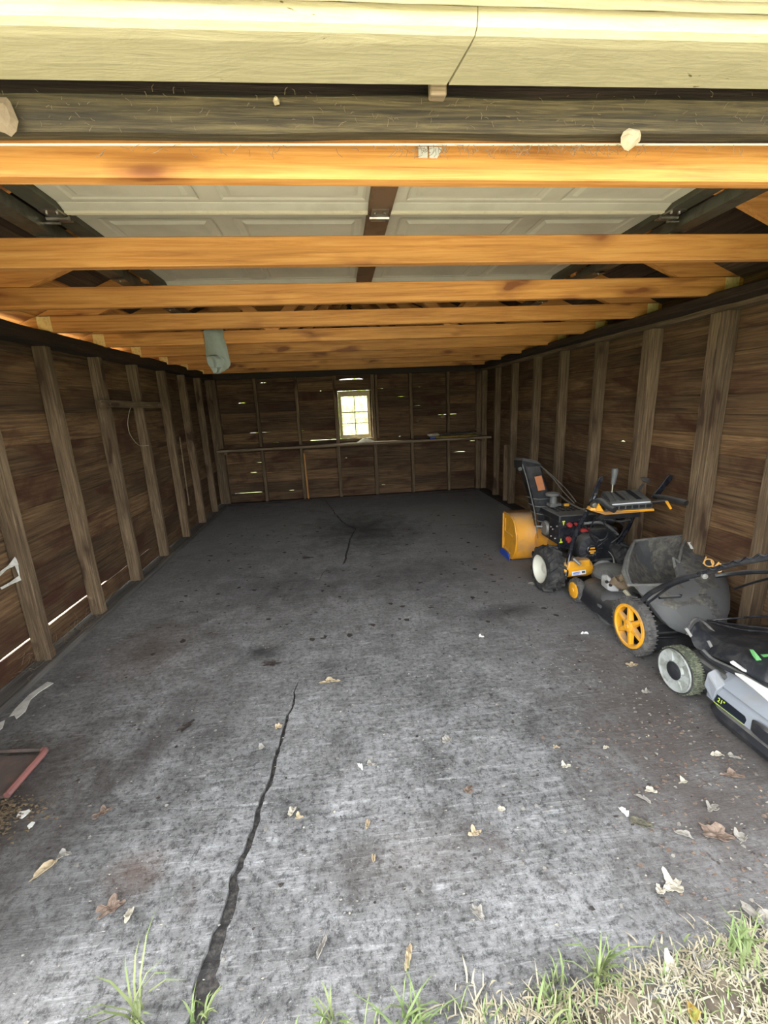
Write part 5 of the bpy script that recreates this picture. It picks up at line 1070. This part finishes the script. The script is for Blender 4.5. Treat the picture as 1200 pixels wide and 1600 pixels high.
# folded black grass bag with stiff wire frame lying on the mower
bag = empty('folded_grass_bag', (1.85, 1.45, .24), 'folded black grass bag with green leaf emblem lying on the grey mower', 'grass bag')
bm = BM(); R_ = []
prof = [[(1.5680, 1.6600, 0.3000), (1.5970, 1.6800, 0.3290), (1.6470, 1.7000, 0.3340), (1.7150, 1.7400, 0.2930), (1.6810, 1.7000, 0.2150), (1.6010, 1.6600, 0.2300)],
        [(1.5460, 1.6000, 0.2480), (1.6240, 1.6600, 0.2940), (1.7250, 1.7200, 0.2850), (1.8920, 1.8000, 0.2290), (1.8430, 1.7400, 0.1390), (1.6100, 1.6000, 0.2010)],
        [(1.5690, 1.5600, 0.2380), (1.6650, 1.6200, 0.2760), (1.7910, 1.7000, 0.2650), (2.0200, 1.8000, 0.2130), (1.9120, 1.7000, 0.1550), (1.6550, 1.5600, 0.1890)],
        [(1.5620, 1.4600, 0.2770), (1.6400, 1.5200, 0.2990), (1.7970, 1.6200, 0.2830), (2.0750, 1.7400, 0.2500), (1.9680, 1.6400, 0.1680), (1.6410, 1.4400, 0.2190)],
        [(1.5510, 1.3600, 0.2780), (1.6170, 1.4200, 0.3260), (1.7830, 1.5200, 0.3090), (2.0950, 1.6400, 0.2910), (2.0050, 1.5400, 0.1760), (1.6520, 1.3400, 0.2330)],
        [(1.5590, 1.2400, 0.2990), (1.6290, 1.3000, 0.3440), (1.8100, 1.4000, 0.3470), (2.1430, 1.5200, 0.3200), (2.0500, 1.4200, 0.1860), (1.6780, 1.2200, 0.2550)]]
rings = []
for r in prof:
    rr = []; V_ = [Vector(p) for p in r]
    for i in range(6):
        for t in (0, .5): rr.append(V_[i].lerp(V_[(i+1) % 6], t))
    rings.append(rr)
full = []
for a, b2 in zip(rings, rings[1:]):
    for t in (0, .33, .66): full.append([p.lerp(q_, t) for p, q_ in zip(a, b2)])
full.append(rings[-1])
for i, r in enumerate(full):
    for k, p in enumerate(r): p += Vector((noise.noise(p*14), noise.noise(p*17+Vector((3, 3, 3))), noise.noise(p*19+Vector((7, 1, 2)))))*0.016
loft(bm, full); obj('bag_body', bm, 'black_fabric', bag, smooth=True, subsurf=1)
bm = BM(); tube(bm, curve_pts([(1.5630, 1.6550, 0.2800), (1.5830, 1.6700, 0.3230), (1.6300, 1.6900, 0.3410), (1.6810, 1.6900, 0.3090), (1.7130, 1.6600, 0.2690), (1.6900, 1.5800, 0.2640)], 4), .006, 8); obj('frame_hoop', bm, 'rubber_dusty', bag, smooth=True)
for pts in ([(1.7990, 1.8000, 0.2530), (1.8720, 1.7200, 0.3020), (1.9180, 1.6000, 0.3730), (1.9370, 1.5000, 0.4290)], [(1.7990, 1.8000, 0.2560), (1.7910, 1.6400, 0.3180), (1.8110, 1.5000, 0.3710), (1.8530, 1.4200, 0.3900)], [(1.7530, 1.7000, 0.2930), (1.7840, 1.6000, 0.3150), (1.8140, 1.5000, 0.3550)]):
    bm = BM(); tube(bm, curve_pts(pts, 4), .0045, 6); obj('frame_rod', bm, 'black_gloss', bag, smooth=True)
for q_ in (([(1.4950, 1.6000, 0.3470), (1.5060, 1.6000, 0.3530), (1.5180, 1.5800, 0.3240), (1.5100, 1.5800, 0.3160)]), ([(1.5550, 1.5400, 0.3150), (1.5670, 1.5400, 0.3170), (1.5660, 1.5200, 0.3010), (1.5550, 1.5200, 0.2960)])):
    bm = BM(); prism(bm, q_, (0, .004, 0)); obj('reflective_tab', bm, 'silver', bag)
def blob_plate(c_uv, ru, rv, rot, y, nm, mt, par):
    bm = BM(); pts = []
    return bm
EM1 = [(1.5950, 1.3850, 0.3650), (1.6090, 1.3850, 0.3630), (1.6190, 1.3750, 0.3480), (1.6320, 1.3650, 0.3270), (1.6290, 1.3650, 0.3160), (1.6190, 1.3700, 0.3190), (1.6070, 1.3780, 0.3390)]
EM2 = [(1.6230, 1.3550, 0.3200), (1.6390, 1.3550, 0.3270), (1.6630, 1.3500, 0.3190), (1.6710, 1.3400, 0.2780), (1.6560, 1.3400, 0.2680), (1.6340, 1.3450, 0.2930)]
EM3 = [(1.6310, 1.3700, 0.3470), (1.6670, 1.3600, 0.3520), (1.6690, 1.3600, 0.3430), (1.6470, 1.3700, 0.3340)]
for e, mt, lb__ in ((EM1, 'green', 'green leaf emblem'), (EM2, 'light_cowl', 'cream oval emblem'), (EM3, 'green', 'thin green emblem stroke')):
    bm = BM(); prism(bm, e, (0, .004, -.001)); k_ = obj('emblem', bm, mt, bag); k_['label'] = lb__

# ================================================================ PAN BY THE LEFT WALL
pn = empty('metal_pan', (-1.5, 1.57, 0), 'dirt-covered flat pan with worn red rim by the left wall', 'pan')
bm = BM(); hexa(bm, [(-1.76, 1.47, .006), (-1.335, 1.46, .006), (-1.33, 1.655, .006), (-1.76, 1.70, .006)], [(-1.76, 1.47, .018), (-1.335, 1.46, .018), (-1.33, 1.655, .018), (-1.76, 1.70, .018)]); obj('pan_floor', bm, 'dusty_pan', pn)
bm = BM(); tube(bm, curve_pts([(-1.325, 1.455, .022), (-1.32, 1.56, .026), (-1.315, 1.655, .028), (-1.330, 1.672, .028)], 4), .013, 8); k_ = obj('rim', bm, 'faded_red', pn, smooth=True); k_['label'] = 'worn pinkish red rim'
bm = BM(); tube(bm, [(-1.330, 1.672, .028), (-1.5, 1.690, .028), (-1.76, 1.71, .028)], .008, 8); obj('rear_rim', bm, 'dusty_pan', pn, smooth=True)
b = BM()
for _ in range(2600):
    a_ = random.uniform(0, 2*PI); q_ = abs(random.gauss(0, .5)); x_ = -1.40+math.cos(a_)*q_*.22; y_ = 1.375+math.sin(a_)*q_*.11; k_ = random.uniform(.003, .011); z_ = .001+max(0, .022*(1-q_))*random.random(); r_ = random.uniform(0, PI)
    V_ = [b.verts.new((x_+math.cos(r_+t)*k_*m_, y_+math.sin(r_+t)*k_*m_*.6, z_+random.uniform(0, .006))) for t, m_ in ((0, 1), (1.4, .7), (2.8, 1), (4.3, .8))]; b.faces.new(V_)
tag(obj('dirt_heap', b, 'nest', solid=.001), 'low heap of brown dirt and bark crumbs in front of the red-rimmed pan', 'dirt', kind='stuff')
# snow-white paint flakes
def flake(name, pts, mat, label, cat='paint flake', group=None, h=.003):
    bm = BM(); A = [Vector(p) for p in pts]; prism(bm, [p+Vector((0, 0, .001+.002*noise.noise(p*50))) for p in A], (0, 0, h)); return tag(obj(name, bm, mat), label, cat, group)
flake('paint_flake', [(-1.2390, 1.3720, 0.0020), (-1.2420, 1.3900, 0.0020), (-1.2030, 1.3970, 0.0020), (-1.2020, 1.3810, 0.0020), (-1.2140, 1.3610, 0.0020)], 'leaf_white', 'longer white paint flake beside the red-rimmed pan', group='white paint flakes by the pan')
flake('paint_flake', [(-1.1730, 1.3260, 0.0020), (-1.1680, 1.3420, 0.0020), (-1.1550, 1.3380, 0.0020), (-1.1540, 1.3230, 0.0020), (-1.1610, 1.3150, 0.0020)], 'leaf_white', 'smaller white paint flake beside the red-rimmed pan', group='white paint flakes by the pan')
flake('paint_flake', [(-1.6620, 1.9570, 0.0020), (-1.6740, 2.0130, 0.0020), (-1.6790, 2.1210, 0.0020), (-1.6540, 2.2240, 0.0020), (-1.6110, 2.2050, 0.0020), (-1.6380, 2.1350, 0.0020), (-1.6430, 2.0750, 0.0020), (-1.6080, 1.9840, 0.0020), (-1.6140, 1.9310, 0.0020), (-1.6460, 1.9630, 0.0020)], 'flake', 'large ragged white paint peel on the floor at the left wall')
flake('paint_flake', [(-1.6760, 1.9150, 0.0020), (-1.6640, 1.9310, 0.0020), (-1.6370, 1.8760, 0.0020), (-1.6370, 1.8600, 0.0020)], 'flake', 'small pale paint peel at the left picture edge near the wall')
# white peel curling between boards of the left wall
for pts, lb in (([(-1.7750, 2.2720, 0.6340), (-1.7750, 2.3290, 0.6440), (-1.7750, 2.4130, 0.6830), (-1.7700, 2.3940, 0.6630), (-1.7650, 2.3930, 0.6260), (-1.7700, 2.3980, 0.5350), (-1.7750, 2.3860, 0.5480), (-1.7750, 2.3740, 0.6270), (-1.7750, 2.3140, 0.6280), (-1.7750, 2.2650, 0.6130)], 'torn white paint peel on the left wall beside the nearest stud'),
                ([(-1.7750, 2.2460, 0.5570), (-1.7750, 2.3130, 0.5570), (-1.7750, 2.3920, 0.5680), (-1.7700, 2.3990, 0.5380), (-1.7750, 2.3310, 0.5420), (-1.7750, 2.2500, 0.5440)], 'thin white paint peel lying below the torn peel on the left wall')):
    bm = BM(); prism(bm, pts, (.002, 0, 0)); tag(obj('paint_peel', bm, 'flake'), lb, 'paint peel')

# ================================================================ LITTER ON THE SLAB
def leaf(name, u_c, r, asp, rot, mat, label, cat='leaf', group=None, lobes=0, curl=.010, sd=0):
    """thin dry leaf, curled a little; u_c centre on the floor"""
    bm = BM(); n = 34; c = Vector(u_c); ca, sa = math.cos(rot), math.sin(rot); V = []; mid = []
    for ring_k in (0.0, .3, .55, .8, 1.0):
        row = []
        for i in range(n):
            a = 2*PI*i/n; rr = r*ring_k*(1+(0.28*math.cos(lobes*a) if lobes else 0)+0.30*noise.noise(Vector((math.cos(a)*1.6, math.sin(a)*1.6, sd)))+0.30*noise.noise(Vector((math.cos(a)*4.5, math.sin(a)*4.5, sd+9))))
            if not lobes: rr *= (1-0.25*abs(math.cos(a))**8*0) 
            x, y = rr*math.cos(a), rr*math.sin(a)*asp; z = .0025+curl*(abs(y)/(r*asp+1e-5))**2*ring_k+curl*.9*max(0, noise.noise(Vector((x*95, y*95, sd)))+.2)
            row.append(bm.verts.new((c.x+x*ca-y*sa, c.y+x*sa+y*ca, max(.0015, z)))) 
            if ring_k == 0: break
        V.append(row)
    for i in range(n): bm.faces.new((V[0][0], V[1][i], V[1][(i+1) % n]))
    for a, b_ in zip(V[1:], V[2:]):
        for i in range(n): bm.faces.new((a[i], a[(i+1) % n], b_[(i+1) % n], b_[i]))
    return tag(obj(name, bm, mat, smooth=False, solid=.0012), label, cat, group)
LV = [('dry_leaf', (0.8770, 0.8550, 0.0000), .026, .9, .3, 'leaf_pale', 'large pale lobed dry leaf on the concrete, lower right', 4), ('dry_leaf', (0.8270, 0.8460, -0.0000), .013, .8, 1.2, 'leaf_pale', 'small pale dry leaf touching the large lobed one, lower right', 3),
      ('dry_leaf', (0.8820, 1.0850, 0.0000), .017, .55, 1.7, 'leaf_white', 'bright white curled leaf lying against a dark mossy clump', 0), ('moss_clump', (0.9130, 1.0410, 0.0000), .034, .5, -.5, 'moss_dark', 'dark mossy clump with the bright white leaf beside it', 0),
      ('dry_leaf', (1.1230, 0.9720, 0.0000), .042, .6, -.4, 'leaf_brown', 'large crumpled brown leaf on the floor below the grey mower', 5), ('dry_leaf', (1.1890, 0.9540, 0.0000), .018, .8, .4, 'leaf_grey', 'greyish leaf just right of the crumpled brown leaf', 3),
      ('dry_leaf', (1.0160, 0.9870, 0.0000), .026, .32, -.6, 'leaf_grey', 'narrow grey leaf left of the crumpled brown leaf', 0), ('dry_leaf', (0.3610, 1.0840, 0.0000), .018, .8, .2, 'leaf_tan', 'tan square-ish leaf on the concrete right of centre', 4),
      ('bark_chip', (0.0910, 0.7910, 0.0000), .027, .33, 1.25, 'leaf_tan', 'long pale bark chip near the bottom centre', 0), ('dry_leaf', (0.3710, 1.4900, 0.0000), .021, .75, .6, 'leaf_grey', 'rounded grey leaf in the middle of the slab', 0),
      ('dry_leaf', (0.3900, 1.2440, 0.0000), .018, .8, .9, 'leaf_brown', 'small brown curled leaf above the tan square-ish leaf', 3), ('dry_leaf', (-1.0120, 1.1590, 0.0000), .036, .35, .85, 'leaf_tan', 'long tan leaf on the left foreground', 0),
      ('dry_leaf', (-0.9810, 1.2000, 0.0000), .020, .8, .2, 'leaf_grey', 'grey crumpled leaf touching the long tan leaf', 3), ('dry_leaf', (-0.7470, 1.0120, 0.0000), .032, .7, .4, 'leaf_brown', 'big rusty brown crumpled leaf in the left foreground', 5),
      ('dry_leaf', (-0.6810, 0.9870, 0.0000), .018, .5, 1.5, 'leaf_pale', 'pale curled leaf right of the rusty brown one', 0), ('dry_leaf', (1.4570, 1.8500, -0.0000), .028, .7, .1, 'leaf_tan', 'crumpled tan leaf in front of the yellow spoked wheel', 5),
      ('dry_leaf', (1.3780, 1.6390, 0.0000), .020, .6, -.1, 'leaf_grey', 'flat greyish leaf below the crumpled tan one', 0), ('paper_scrap', (1.3870, 2.1850, 0.0000), .024, .5, -.2, 'leaf_white', 'bluish white paper scrap left of the yellow spoked wheel', 0),
      ('dry_leaf', (-0.3530, 1.6770, 0.0000), .017, .7, .2, 'leaf_tan', 'tan leaf lying beside the top of the long crack', 0), ('dry_leaf', (-0.4100, 1.5670, 0.0000), .018, .6, .1, 'leaf_grey', 'brownish leaf just left of the long crack', 0),
      ('paper_scrap', (-0.0000, 1.4060, 0.0000), .018, .35, -1.1, 'leaf_white', 'white torn paper scrap in the middle of the slab', 0), ('dry_leaf', (0.0410, 1.4120, 0.0000), .020, .5, -.2, 'leaf_grey', 'crumpled grey bit right of the white torn paper', 3),
      ('bark_chip', (0.0130, 1.1650, 0.0000), .015, .45, 1.2, 'leaf_tan', 'tan bark chip below the white torn paper', 0), ('bark_chip', (0.0230, 1.0480, 0.0000), .011, .45, 1.4, 'leaf_tan', 'small tan chip low in the centre of the slab', 0),
      ('dry_leaf', (-0.2490, 1.2480, 0.0000), .018, .6, 1.0, 'leaf_pale', 'pale hooked leaf right of the long crack', 0), ('dry_leaf', (-0.2240, 1.2230, 0.0000), .012, .8, 0, 'leaf_tan', 'yellowish bit next to the pale hooked leaf', 3),
      ('bark_chip', (-0.1320, 0.8390, 0.0000), .024, .25, 1.1, 'leaf_grey', 'thin grey bark sliver low in the centre left', 0), ('dry_leaf', (0.2970, 0.8610, 0.0000), .022, .6, -1.0, 'leaf_grey', 'greenish grey leaf low in the centre right', 0),
      ('dry_leaf', (1.3870, 1.2560, 0.0000), .022, .38, -.2, 'leaf_pale', 'pale folded leaf on the floor below the grey mower', 0), ('dry_leaf', (1.4390, 1.2390, 0.0000), .020, .5, -.5, 'leaf_grey', 'grey leaf touching the pale folded one', 3),
      ('dry_leaf', (0.7870, 1.2910, 0.0000), .018, .55, .1, 'leaf_pale', 'pale leaf with a notch on the right part of the slab', 3), ('dry_leaf', (0.9910, 1.3530, 0.0000), .012, .5, .1, 'leaf_pale', 'small white flat leaf behind the notched pale leaf', 0),
      ('dry_leaf', (0.7960, 1.3830, 0.0000), .013, .6, .1, 'leaf_tan', 'pinkish tan leaf behind and left of the notched pale leaf', 0), ('dry_leaf', (0.9800, 1.1200, 0.0000), .024, .3, -.9, 'leaf_grey', 'narrow pale twig-like leaf above the mossy clump', 0),
      ('dry_leaf', (1.0250, 1.1450, 0.0000), .020, .45, -.4, 'leaf_pale', 'long pale leaf highest above the mossy clump', 0), ('dry_leaf', (1.1680, 1.1650, 0.0000), .015, .7, .1, 'leaf_pale', 'pale boxy leaf between the mossy clump and the grey mower', 4),
      ('dry_leaf', (1.1830, 1.0560, 0.0000), .022, .7, .4, 'leaf_grey', 'grey ragged leaf behind the crumpled brown leaf', 4), ('dry_leaf', (0.4780, 1.1510, 0.0000), .012, .7, .1, 'leaf_pale', 'small pale leaf above and right of the tan square-ish leaf', 3),
      ('dry_leaf', (1.3650, 1.1630, 0.0000), .035, .4, -.3, 'leaf_brown', 'long brown litter leaf close under the grey mower', 4), ('dry_leaf', (-0.9320, 1.3420, 0.0000), .03, .6, .6, 'leaf_brown', 'dark flattened leaf stuck on the slab, left foreground', 5),
      ('dry_leaf', (1.4430, 2.9230, 0.0000), .055, .5, .0, 'leaf_grey', 'crumpled dirty paper-like leaf left of the snow thrower tyre', 5), ('dry_leaf', (-0.4570, 2.1900, 0.0000), .040, .6, .0, 'leaf_dark', 'black flattened leaf on the left half of the slab', 5),
      ('dry_leaf', (-0.7780, 1.7520, 0.0000), .035, .6, 1.0, 'leaf_dark', 'dark crusty patch of rotted leaf on the left of the slab', 5), ('dry_leaf', (-0.3710, 3.9190, -0.0000), .05, .4, 0, 'leaf_dark', 'small black leaf left of the second crack', 3),
      ('dry_leaf', (0.7760, 2.2580, 0.0000), .016, .6, 0, 'leaf_white', 'tiny white scrap on the slab left of the mowers', 3), ('dry_leaf', (-0.1290, 1.9730, 0.0000), .045, .35, 0, 'leaf_tan', 'flat sandy smear of leaf at the top of the long crack', 4)]
for i, (nm, c, r, asp, rot, mt, lb, lo) in enumerate(LV):
    leaf(nm, c, r, asp, rot, mt, lb, 'moss' if nm.startswith('moss') else 'paper scrap' if nm.startswith('paper') else 'bark chip' if nm.startswith('bark') else 'leaf', None, lo, .004 if 'dark' in mt else .009, sd=i*3.7)
b = BM(); hexa(b, [(0.1000, 0.8250, 0.0010)]*1 and [(0.62, 1.255, .001), (0.66, 1.25, .001), (0.66, 1.27, .001), (0.62, 1.27, .001)], [(0.63, 1.26, .004), (0.655, 1.255, .004), (0.655, 1.265, .004), (0.63, 1.265, .004)]); b.free()
# uncountable crumbs, straw and grit
def scatter(name, n, area, mat, label, cat, smin, smax, flat=True, bias=None):
    bm = BM()
    for _ in range(n):
        for t_ in range(20):
            x = random.uniform(area[0], area[1]); y = random.uniform(area[2], area[3])
            if bias is None or random.random() < bias(x, y): break
        s = random.uniform(smin, smax); a = random.uniform(0, PI); k = random.choice((1, .5, .18)) ; z = .0012
        V_ = [bm.verts.new((x+math.cos(a+da)*s*rr, y+math.sin(a+da)*s*rr*k+0, z+random.uniform(0, .003))) for da, rr in ((0, 1), (1.3, .7), (2.6, 1), (4.0, .8), (5.1, .7))]
        bm.faces.new(V_)
    return tag(obj(name, bm, mat, solid=.0008), label, cat, kind='stuff')
nearwall = lambda x, y: .25+.75*max(0, min(1, (x-.4)/1.0))
scatter('leaf_crumbs', 420, (-1.2, 1.5, .78, 2.2), 'leaf_grey', 'grey crumbs of dry leaf strewn over the front of the slab', 'leaf litter', .0025, .009, bias=nearwall)
scatter('pale_crumbs', 260, (-1.1, 1.6, .76, 2.6), 'leaf_pale', 'pale chips and crumbs strewn over the slab', 'leaf litter', .0015, .006)
scatter('brown_crumbs', 500, (-1.3, 1.6, .78, 3.0), 'leaf_dark', 'dark brown crumbs strewn over the slab', 'leaf litter', .002, .010, bias=nearwall)
scatter('wall_dirt', 300, (-1.70, -1.45, 1.3, 6.2), 'leaf_grey', 'dirt and chips lying along the foot of the left wall', 'dirt', .003, .015)
scatter('floor_dirt', 260, (-1.4, 1.4, 2.4, 5.2), 'leaf_dark', 'dark leaf scraps scattered over the back half of the slab', 'leaf litter', .006, .028)
scatter('corner_litter', 500, (.75, 1.5, .74, 1.5), 'leaf_brown', 'brown crumbled leaf litter on the slab in front of the grey mower', 'leaf litter', .002, .011, bias=lambda x, y: max(0, min(1, (x-.7)*1.5)))
# cobwebbed straw along the left sill and on the header
def straw_tangle(name, n, fn, mat, label, cat='straw', r=.0009):
    bm = BM()
    for _ in range(n):
        p0, d = fn(); p1 = p0+d*.5+Vector((random.uniform(-1, 1), random.uniform(-1, 1), random.uniform(-1, 1)))*d.length*.22; p2 = p0+d
        tube(bm, [p0, p1, p2], r, 3, cap=False)
    return tag(obj(name, bm, mat), label, cat, kind='stuff')
RU = random.uniform
straw_tangle('straw_tangle', 70, lambda: (Vector((RU(-1.78, -1.69), RU(2.52, 3.05), RU(.045, .12))), Vector((RU(-.03, .05), RU(-.12, .12), RU(-.04, .06)))), 'nest', 'tangle of straw at the foot of the second stud on the left wall', r=.0009)
straw_tangle('straw_tangle', 40, lambda: (Vector((RU(-1.78, -1.69), RU(2.2, 2.5), RU(.045, .16))), Vector((RU(-.03, .05), RU(-.12, .12), RU(-.05, .07)))), 'nest', 'wisps of straw at the foot of the nearest stud on the left wall', r=.0009)
straw_tangle('straw_tangle', 60, lambda: (Vector((RU(-1.78, -1.66), RU(3.5, 6.0), RU(.03, .07))), Vector((RU(-.02, .05), RU(-.12, .12), RU(-.02, .05)))), 'nest', 'thin straw strewn along the far part of the left sill', r=.0014)
straw_tangle('cobweb_litter', 170, lambda: (lambda x: (Vector((x, RU(1.062, 1.082), 1.9195+(x-.14)*.0125)), Vector((RU(-.022, .022), RU(-.004, .01), RU(-.018, -.001)))))(RU(.15, .75) if random.random() < .75 else RU(-.45, 1.0)), 'nest', 'cobwebs and plant bits hanging from the white strip under the header', 'cobweb', r=.0005)
straw_tangle('header_litter', 150, lambda: (lambda x: (Vector((x, 1.0405, RU(1.935, 2.0)+(x-.14)*.0125)), Vector((RU(-.010, .010), RU(-.003, -.001), RU(-.012, .012)))))(RU(-.65, 1.05)), 'nest', 'chaff and plant bits stuck to the weathered header beam', 'chaff', r=.0004)
# things stuck to the header
def stuck(name, pts, y, mat, label, cat, th=.004, solid=None):
    bm = BM(); A = [Vector(p) for p in pts]; c = sum(A, Vector())/len(A); n = len(A); f = bm.verts.new(c+Vector((0, -.010, 0))); V_ = [bm.verts.new(p) for p in A]; W_ = [bm.verts.new(c.lerp(p, .55)+Vector((0, -.009+.005*noise.noise(p*90), 0))) for p in A]
    for i in range(n): bm.faces.new((V_[i], V_[(i+1) % n], W_[(i+1) % n], W_[i])); bm.faces.new((W_[i], W_[(i+1) % n], f))
    return tag(obj(name, bm, mat, solid=.001), label, cat)
stuck('seed_husk', [(0.6530, 1.0400, 1.9270), (0.6580, 1.0400, 1.9370), (0.6700, 1.0400, 1.9440), (0.6830, 1.0400, 1.9420), (0.6950, 1.0400, 1.9410), (0.6990, 1.0400, 1.9320), (0.6980, 1.0400, 1.9210), (0.6870, 1.0400, 1.9120), (0.6730, 1.0400, 1.9020), (0.6640, 1.0400, 1.9040), (0.6540, 1.0400, 1.9140)], 1.04, 'leaf_tan', 'pale papery seed husk stuck on the header beam, right of centre', 'seed husk')
stuck('mud_nest', [(-0.5830, 1.0300, 1.9680), (-0.5720, 1.0300, 1.9680), (-0.5670, 1.0300, 1.9610), (-0.5630, 1.0300, 1.9430), (-0.5600, 1.0300, 1.9310), (-0.5670, 1.0300, 1.9150), (-0.5780, 1.0300, 1.9060), (-0.5880, 1.0300, 1.9120), (-0.5960, 1.0300, 1.9140), (-0.5990, 1.0300, 1.9400)], 1.03, 'nest', 'brown crumbly nest on the left end of the header beam', 'nest')
stuck('dry_leaf', [(-0.0850, 1.0400, 1.9780), (-0.0790, 1.0400, 1.9850), (-0.0730, 1.0400, 1.9800), (-0.0730, 1.0400, 1.9730), (-0.0820, 1.0400, 1.9710)], 1.04, 'leaf_tan', 'small tan leaf stuck on the header beam, left of centre', 'leaf')
b = BM(); prism(b, [(0.2240, 1.1300, 1.9500), (0.2450, 1.1300, 1.9500), (0.2450, 1.1300, 1.9290), (0.2240, 1.1300, 1.9290)], (0, .004, 0)); prism(b, [(0.2490, 1.1300, 1.9500), (0.2790, 1.1300, 1.9490), (0.2730, 1.1300, 1.9370), (0.2680, 1.1300, 1.9290), (0.2490, 1.1300, 1.9290)], (0, .004, 0))
tag(obj('grey_card', b, 'white_card'), 'torn grey card tucked on the first tie beam', 'card')

# ================================================================ GRASS
def grass(name, n, area, mat, label, hmin, hmax, bias=None, lean=.6, zf=None, w_=.0022):
    bm = BM()
    for _ in range(n):
        for t_ in range(30):
            x = RU(area[0], area[1]); y = RU(area[2], area[3])
            if bias is None or random.random() < bias(x, y): break
        h = RU(hmin, hmax); a = RU(0, 2*PI); l = RU(.15, lean)*h*1.6; w0 = RU(.6, 1.3)*w_; z0 = -.010 if y < .64 else 0.0; s = Vector((math.cos(a+PI/2), math.sin(a+PI/2), 0))*w0; d = Vector((math.cos(a), math.sin(a), 0))
        p0 = Vector((x, y, z0)); pts = [(p0, 1), (p0+d*l*.25+Vector((0, 0, h*.5)), .85), (p0+d*l*.65+Vector((0, 0, h*.85)), .6), (p0+d*l*1.1+Vector((0, 0, h*.92)), .05)]; pv = None
        for p, k in pts:
            cur = [bm.verts.new(p-s*k), bm.verts.new(p+s*k)]
            if pv: bm.faces.new((pv[0], pv[1], cur[1], cur[0]))
            pv = cur
    return tag(obj(name, bm, mat), label, 'grass', kind='stuff')
edge = lambda x: .668+.010*math.sin(x*9)+max(0, x-.35)*.09
bR = lambda x, y: 1.0 if y < edge(x) else max(0, .16-(y-edge(x))*2.5)
grass('grass_strip', 1000, (.18, 1.45, .45, .95), 'grass', 'green grass growing over the slab edge at the bottom right', .010, .038, bR)
grass('dead_grass_strip', 6500, (.18, 1.45, .45, .97), 'straw', 'dead pale grass matted over the slab edge at the bottom right', .005, .020, bR, lean=1.8)
grass('grass_strip', 260, (-1.0, .20, .50, .69), 'grass', 'sparse green grass along the slab edge at the bottom left', .02, .06)
grass('dead_grass_strip', 300, (-1.0, .20, .50, .68), 'straw', 'sparse dead grass along the slab edge at the bottom left', .01, .03, lean=1.4)
def tuft(name, c, n, r, hmin, hmax, label, mat='grass', lean=.6):
    grass(name, n, (c[0]-r, c[0]+r, c[1]-r, c[1]+r), mat, label, hmin, hmax, lean=lean, w_=.0028)
tuft('grass_tuft', (-0.5530, 0.7610, 0.0000), 16, .022, .07, .17, 'tall thin green grass tuft at the bottom left')
tuft('grass_tuft', (-0.4190, 0.7430, 0.0000), 18, .022, .03, .07, 'low grass tuft growing in the near end of the long crack')
tuft('grass_tuft', (-0.1020, 0.6860, 0.0000), 14, .02, .04, .08, 'small grass tuft at the bottom, left of centre')
tuft('grass_tuft', (0.0800, 0.6600, 0.0000), 30, .03, .05, .09, 'bent grass tuft at the bottom centre', lean=1.0)
tuft('grass_tuft', (0.5460, 0.6880, 0.0000), 26, .02, .05, .13, 'upright green tuft standing before the grass at bottom right')
tuft('grass_tuft', (0.9180, 0.6770, 0.0000), 30, .03, .04, .10, 'bright green tuft at the right end of the slab edge')
tuft('grass_tuft', (0.4170, 0.6470, 0.0000), 40, .05, .03, .08, 'yellow-green tuft in the grass at the bottom right')
leaf('dry_leaf', (0.7180, 0.6010, 0.0100), .020, .45, 1.1, 'leaf_green', 'green and orange leaf in the grass at the bottom right', 'leaf', sd=91)
for i, (c, lb) in enumerate((((0.7290, 0.6760, 0.0000), 'pale papery leaf lying on the grass edge, bottom right'), ((0.8090, 0.6810, 0.0000), 'second papery leaf lying on the grass edge, right of the first'), ((1.0430, 0.7360, 0.0000), 'large grey-brown leaf at the right picture edge above the grass'))):
    leaf('dry_leaf', c, (.026, .022, .04)[i], .7, i, ('leaf_pale', 'leaf_grey', 'leaf_grey')[i], lb, 'leaf', lobes=4, sd=60+i, curl=.015)
# wall side weeds outside the left wall
grass('weed_strip', 700, (-2.6, -2.12, 1.2, 6.4), 'grass', 'weeds growing outside along the left wall', .05, .25)

# ================================================================ TREES BEYOND THE WINDOW
def tree(c, r, h, n, label, cx=1.0):
    root = empty('tree', (c[0], c[1], -.1), label, 'tree', 'trees seen through the window')
    bm = BM(); tube(bm, [(c[0], c[1], -.13), (c[0]+.1, c[1], h*.4), (c[0], c[1], h*.8)], [.12, .09, .04], 8); obj('trunk', bm, 'stud_z', root)
    bm = BM()
    for _ in range(n):
        d = Vector((random.gauss(0, 1), random.gauss(0, 1), random.gauss(0, 1))).normalized()*(random.random()**.4)
        p = Vector((c[0]+d.x*r, c[1]+d.y*r*.7, h*.55+d.z*h*.5)); a = Vector((RU(-1, 1), RU(-1, 1), RU(-1, 1))).normalized(); s, u_ = frame_of(a); k = RU(.04, .09)
        bm.faces.new([bm.verts.new(p+s*k), bm.verts.new(p+u_*k*.5), bm.verts.new(p-s*k), bm.verts.new(p-u_*k*.5)])
    o = obj('foliage', bm, 'foliage', root); o['kind'] = 'stuff'
tree((-1.6, 11.5), 1.5, 3.2, 3500, 'leafy tree seen through the left panes of the window')
tree((2.1, 12.2), 1.7, 3.6, 3500, 'leafy tree seen through the right panes of the window')
tree((.5, 16.0), 2.2, 2.2, 3500, 'lower bushy tree seen between the other two')
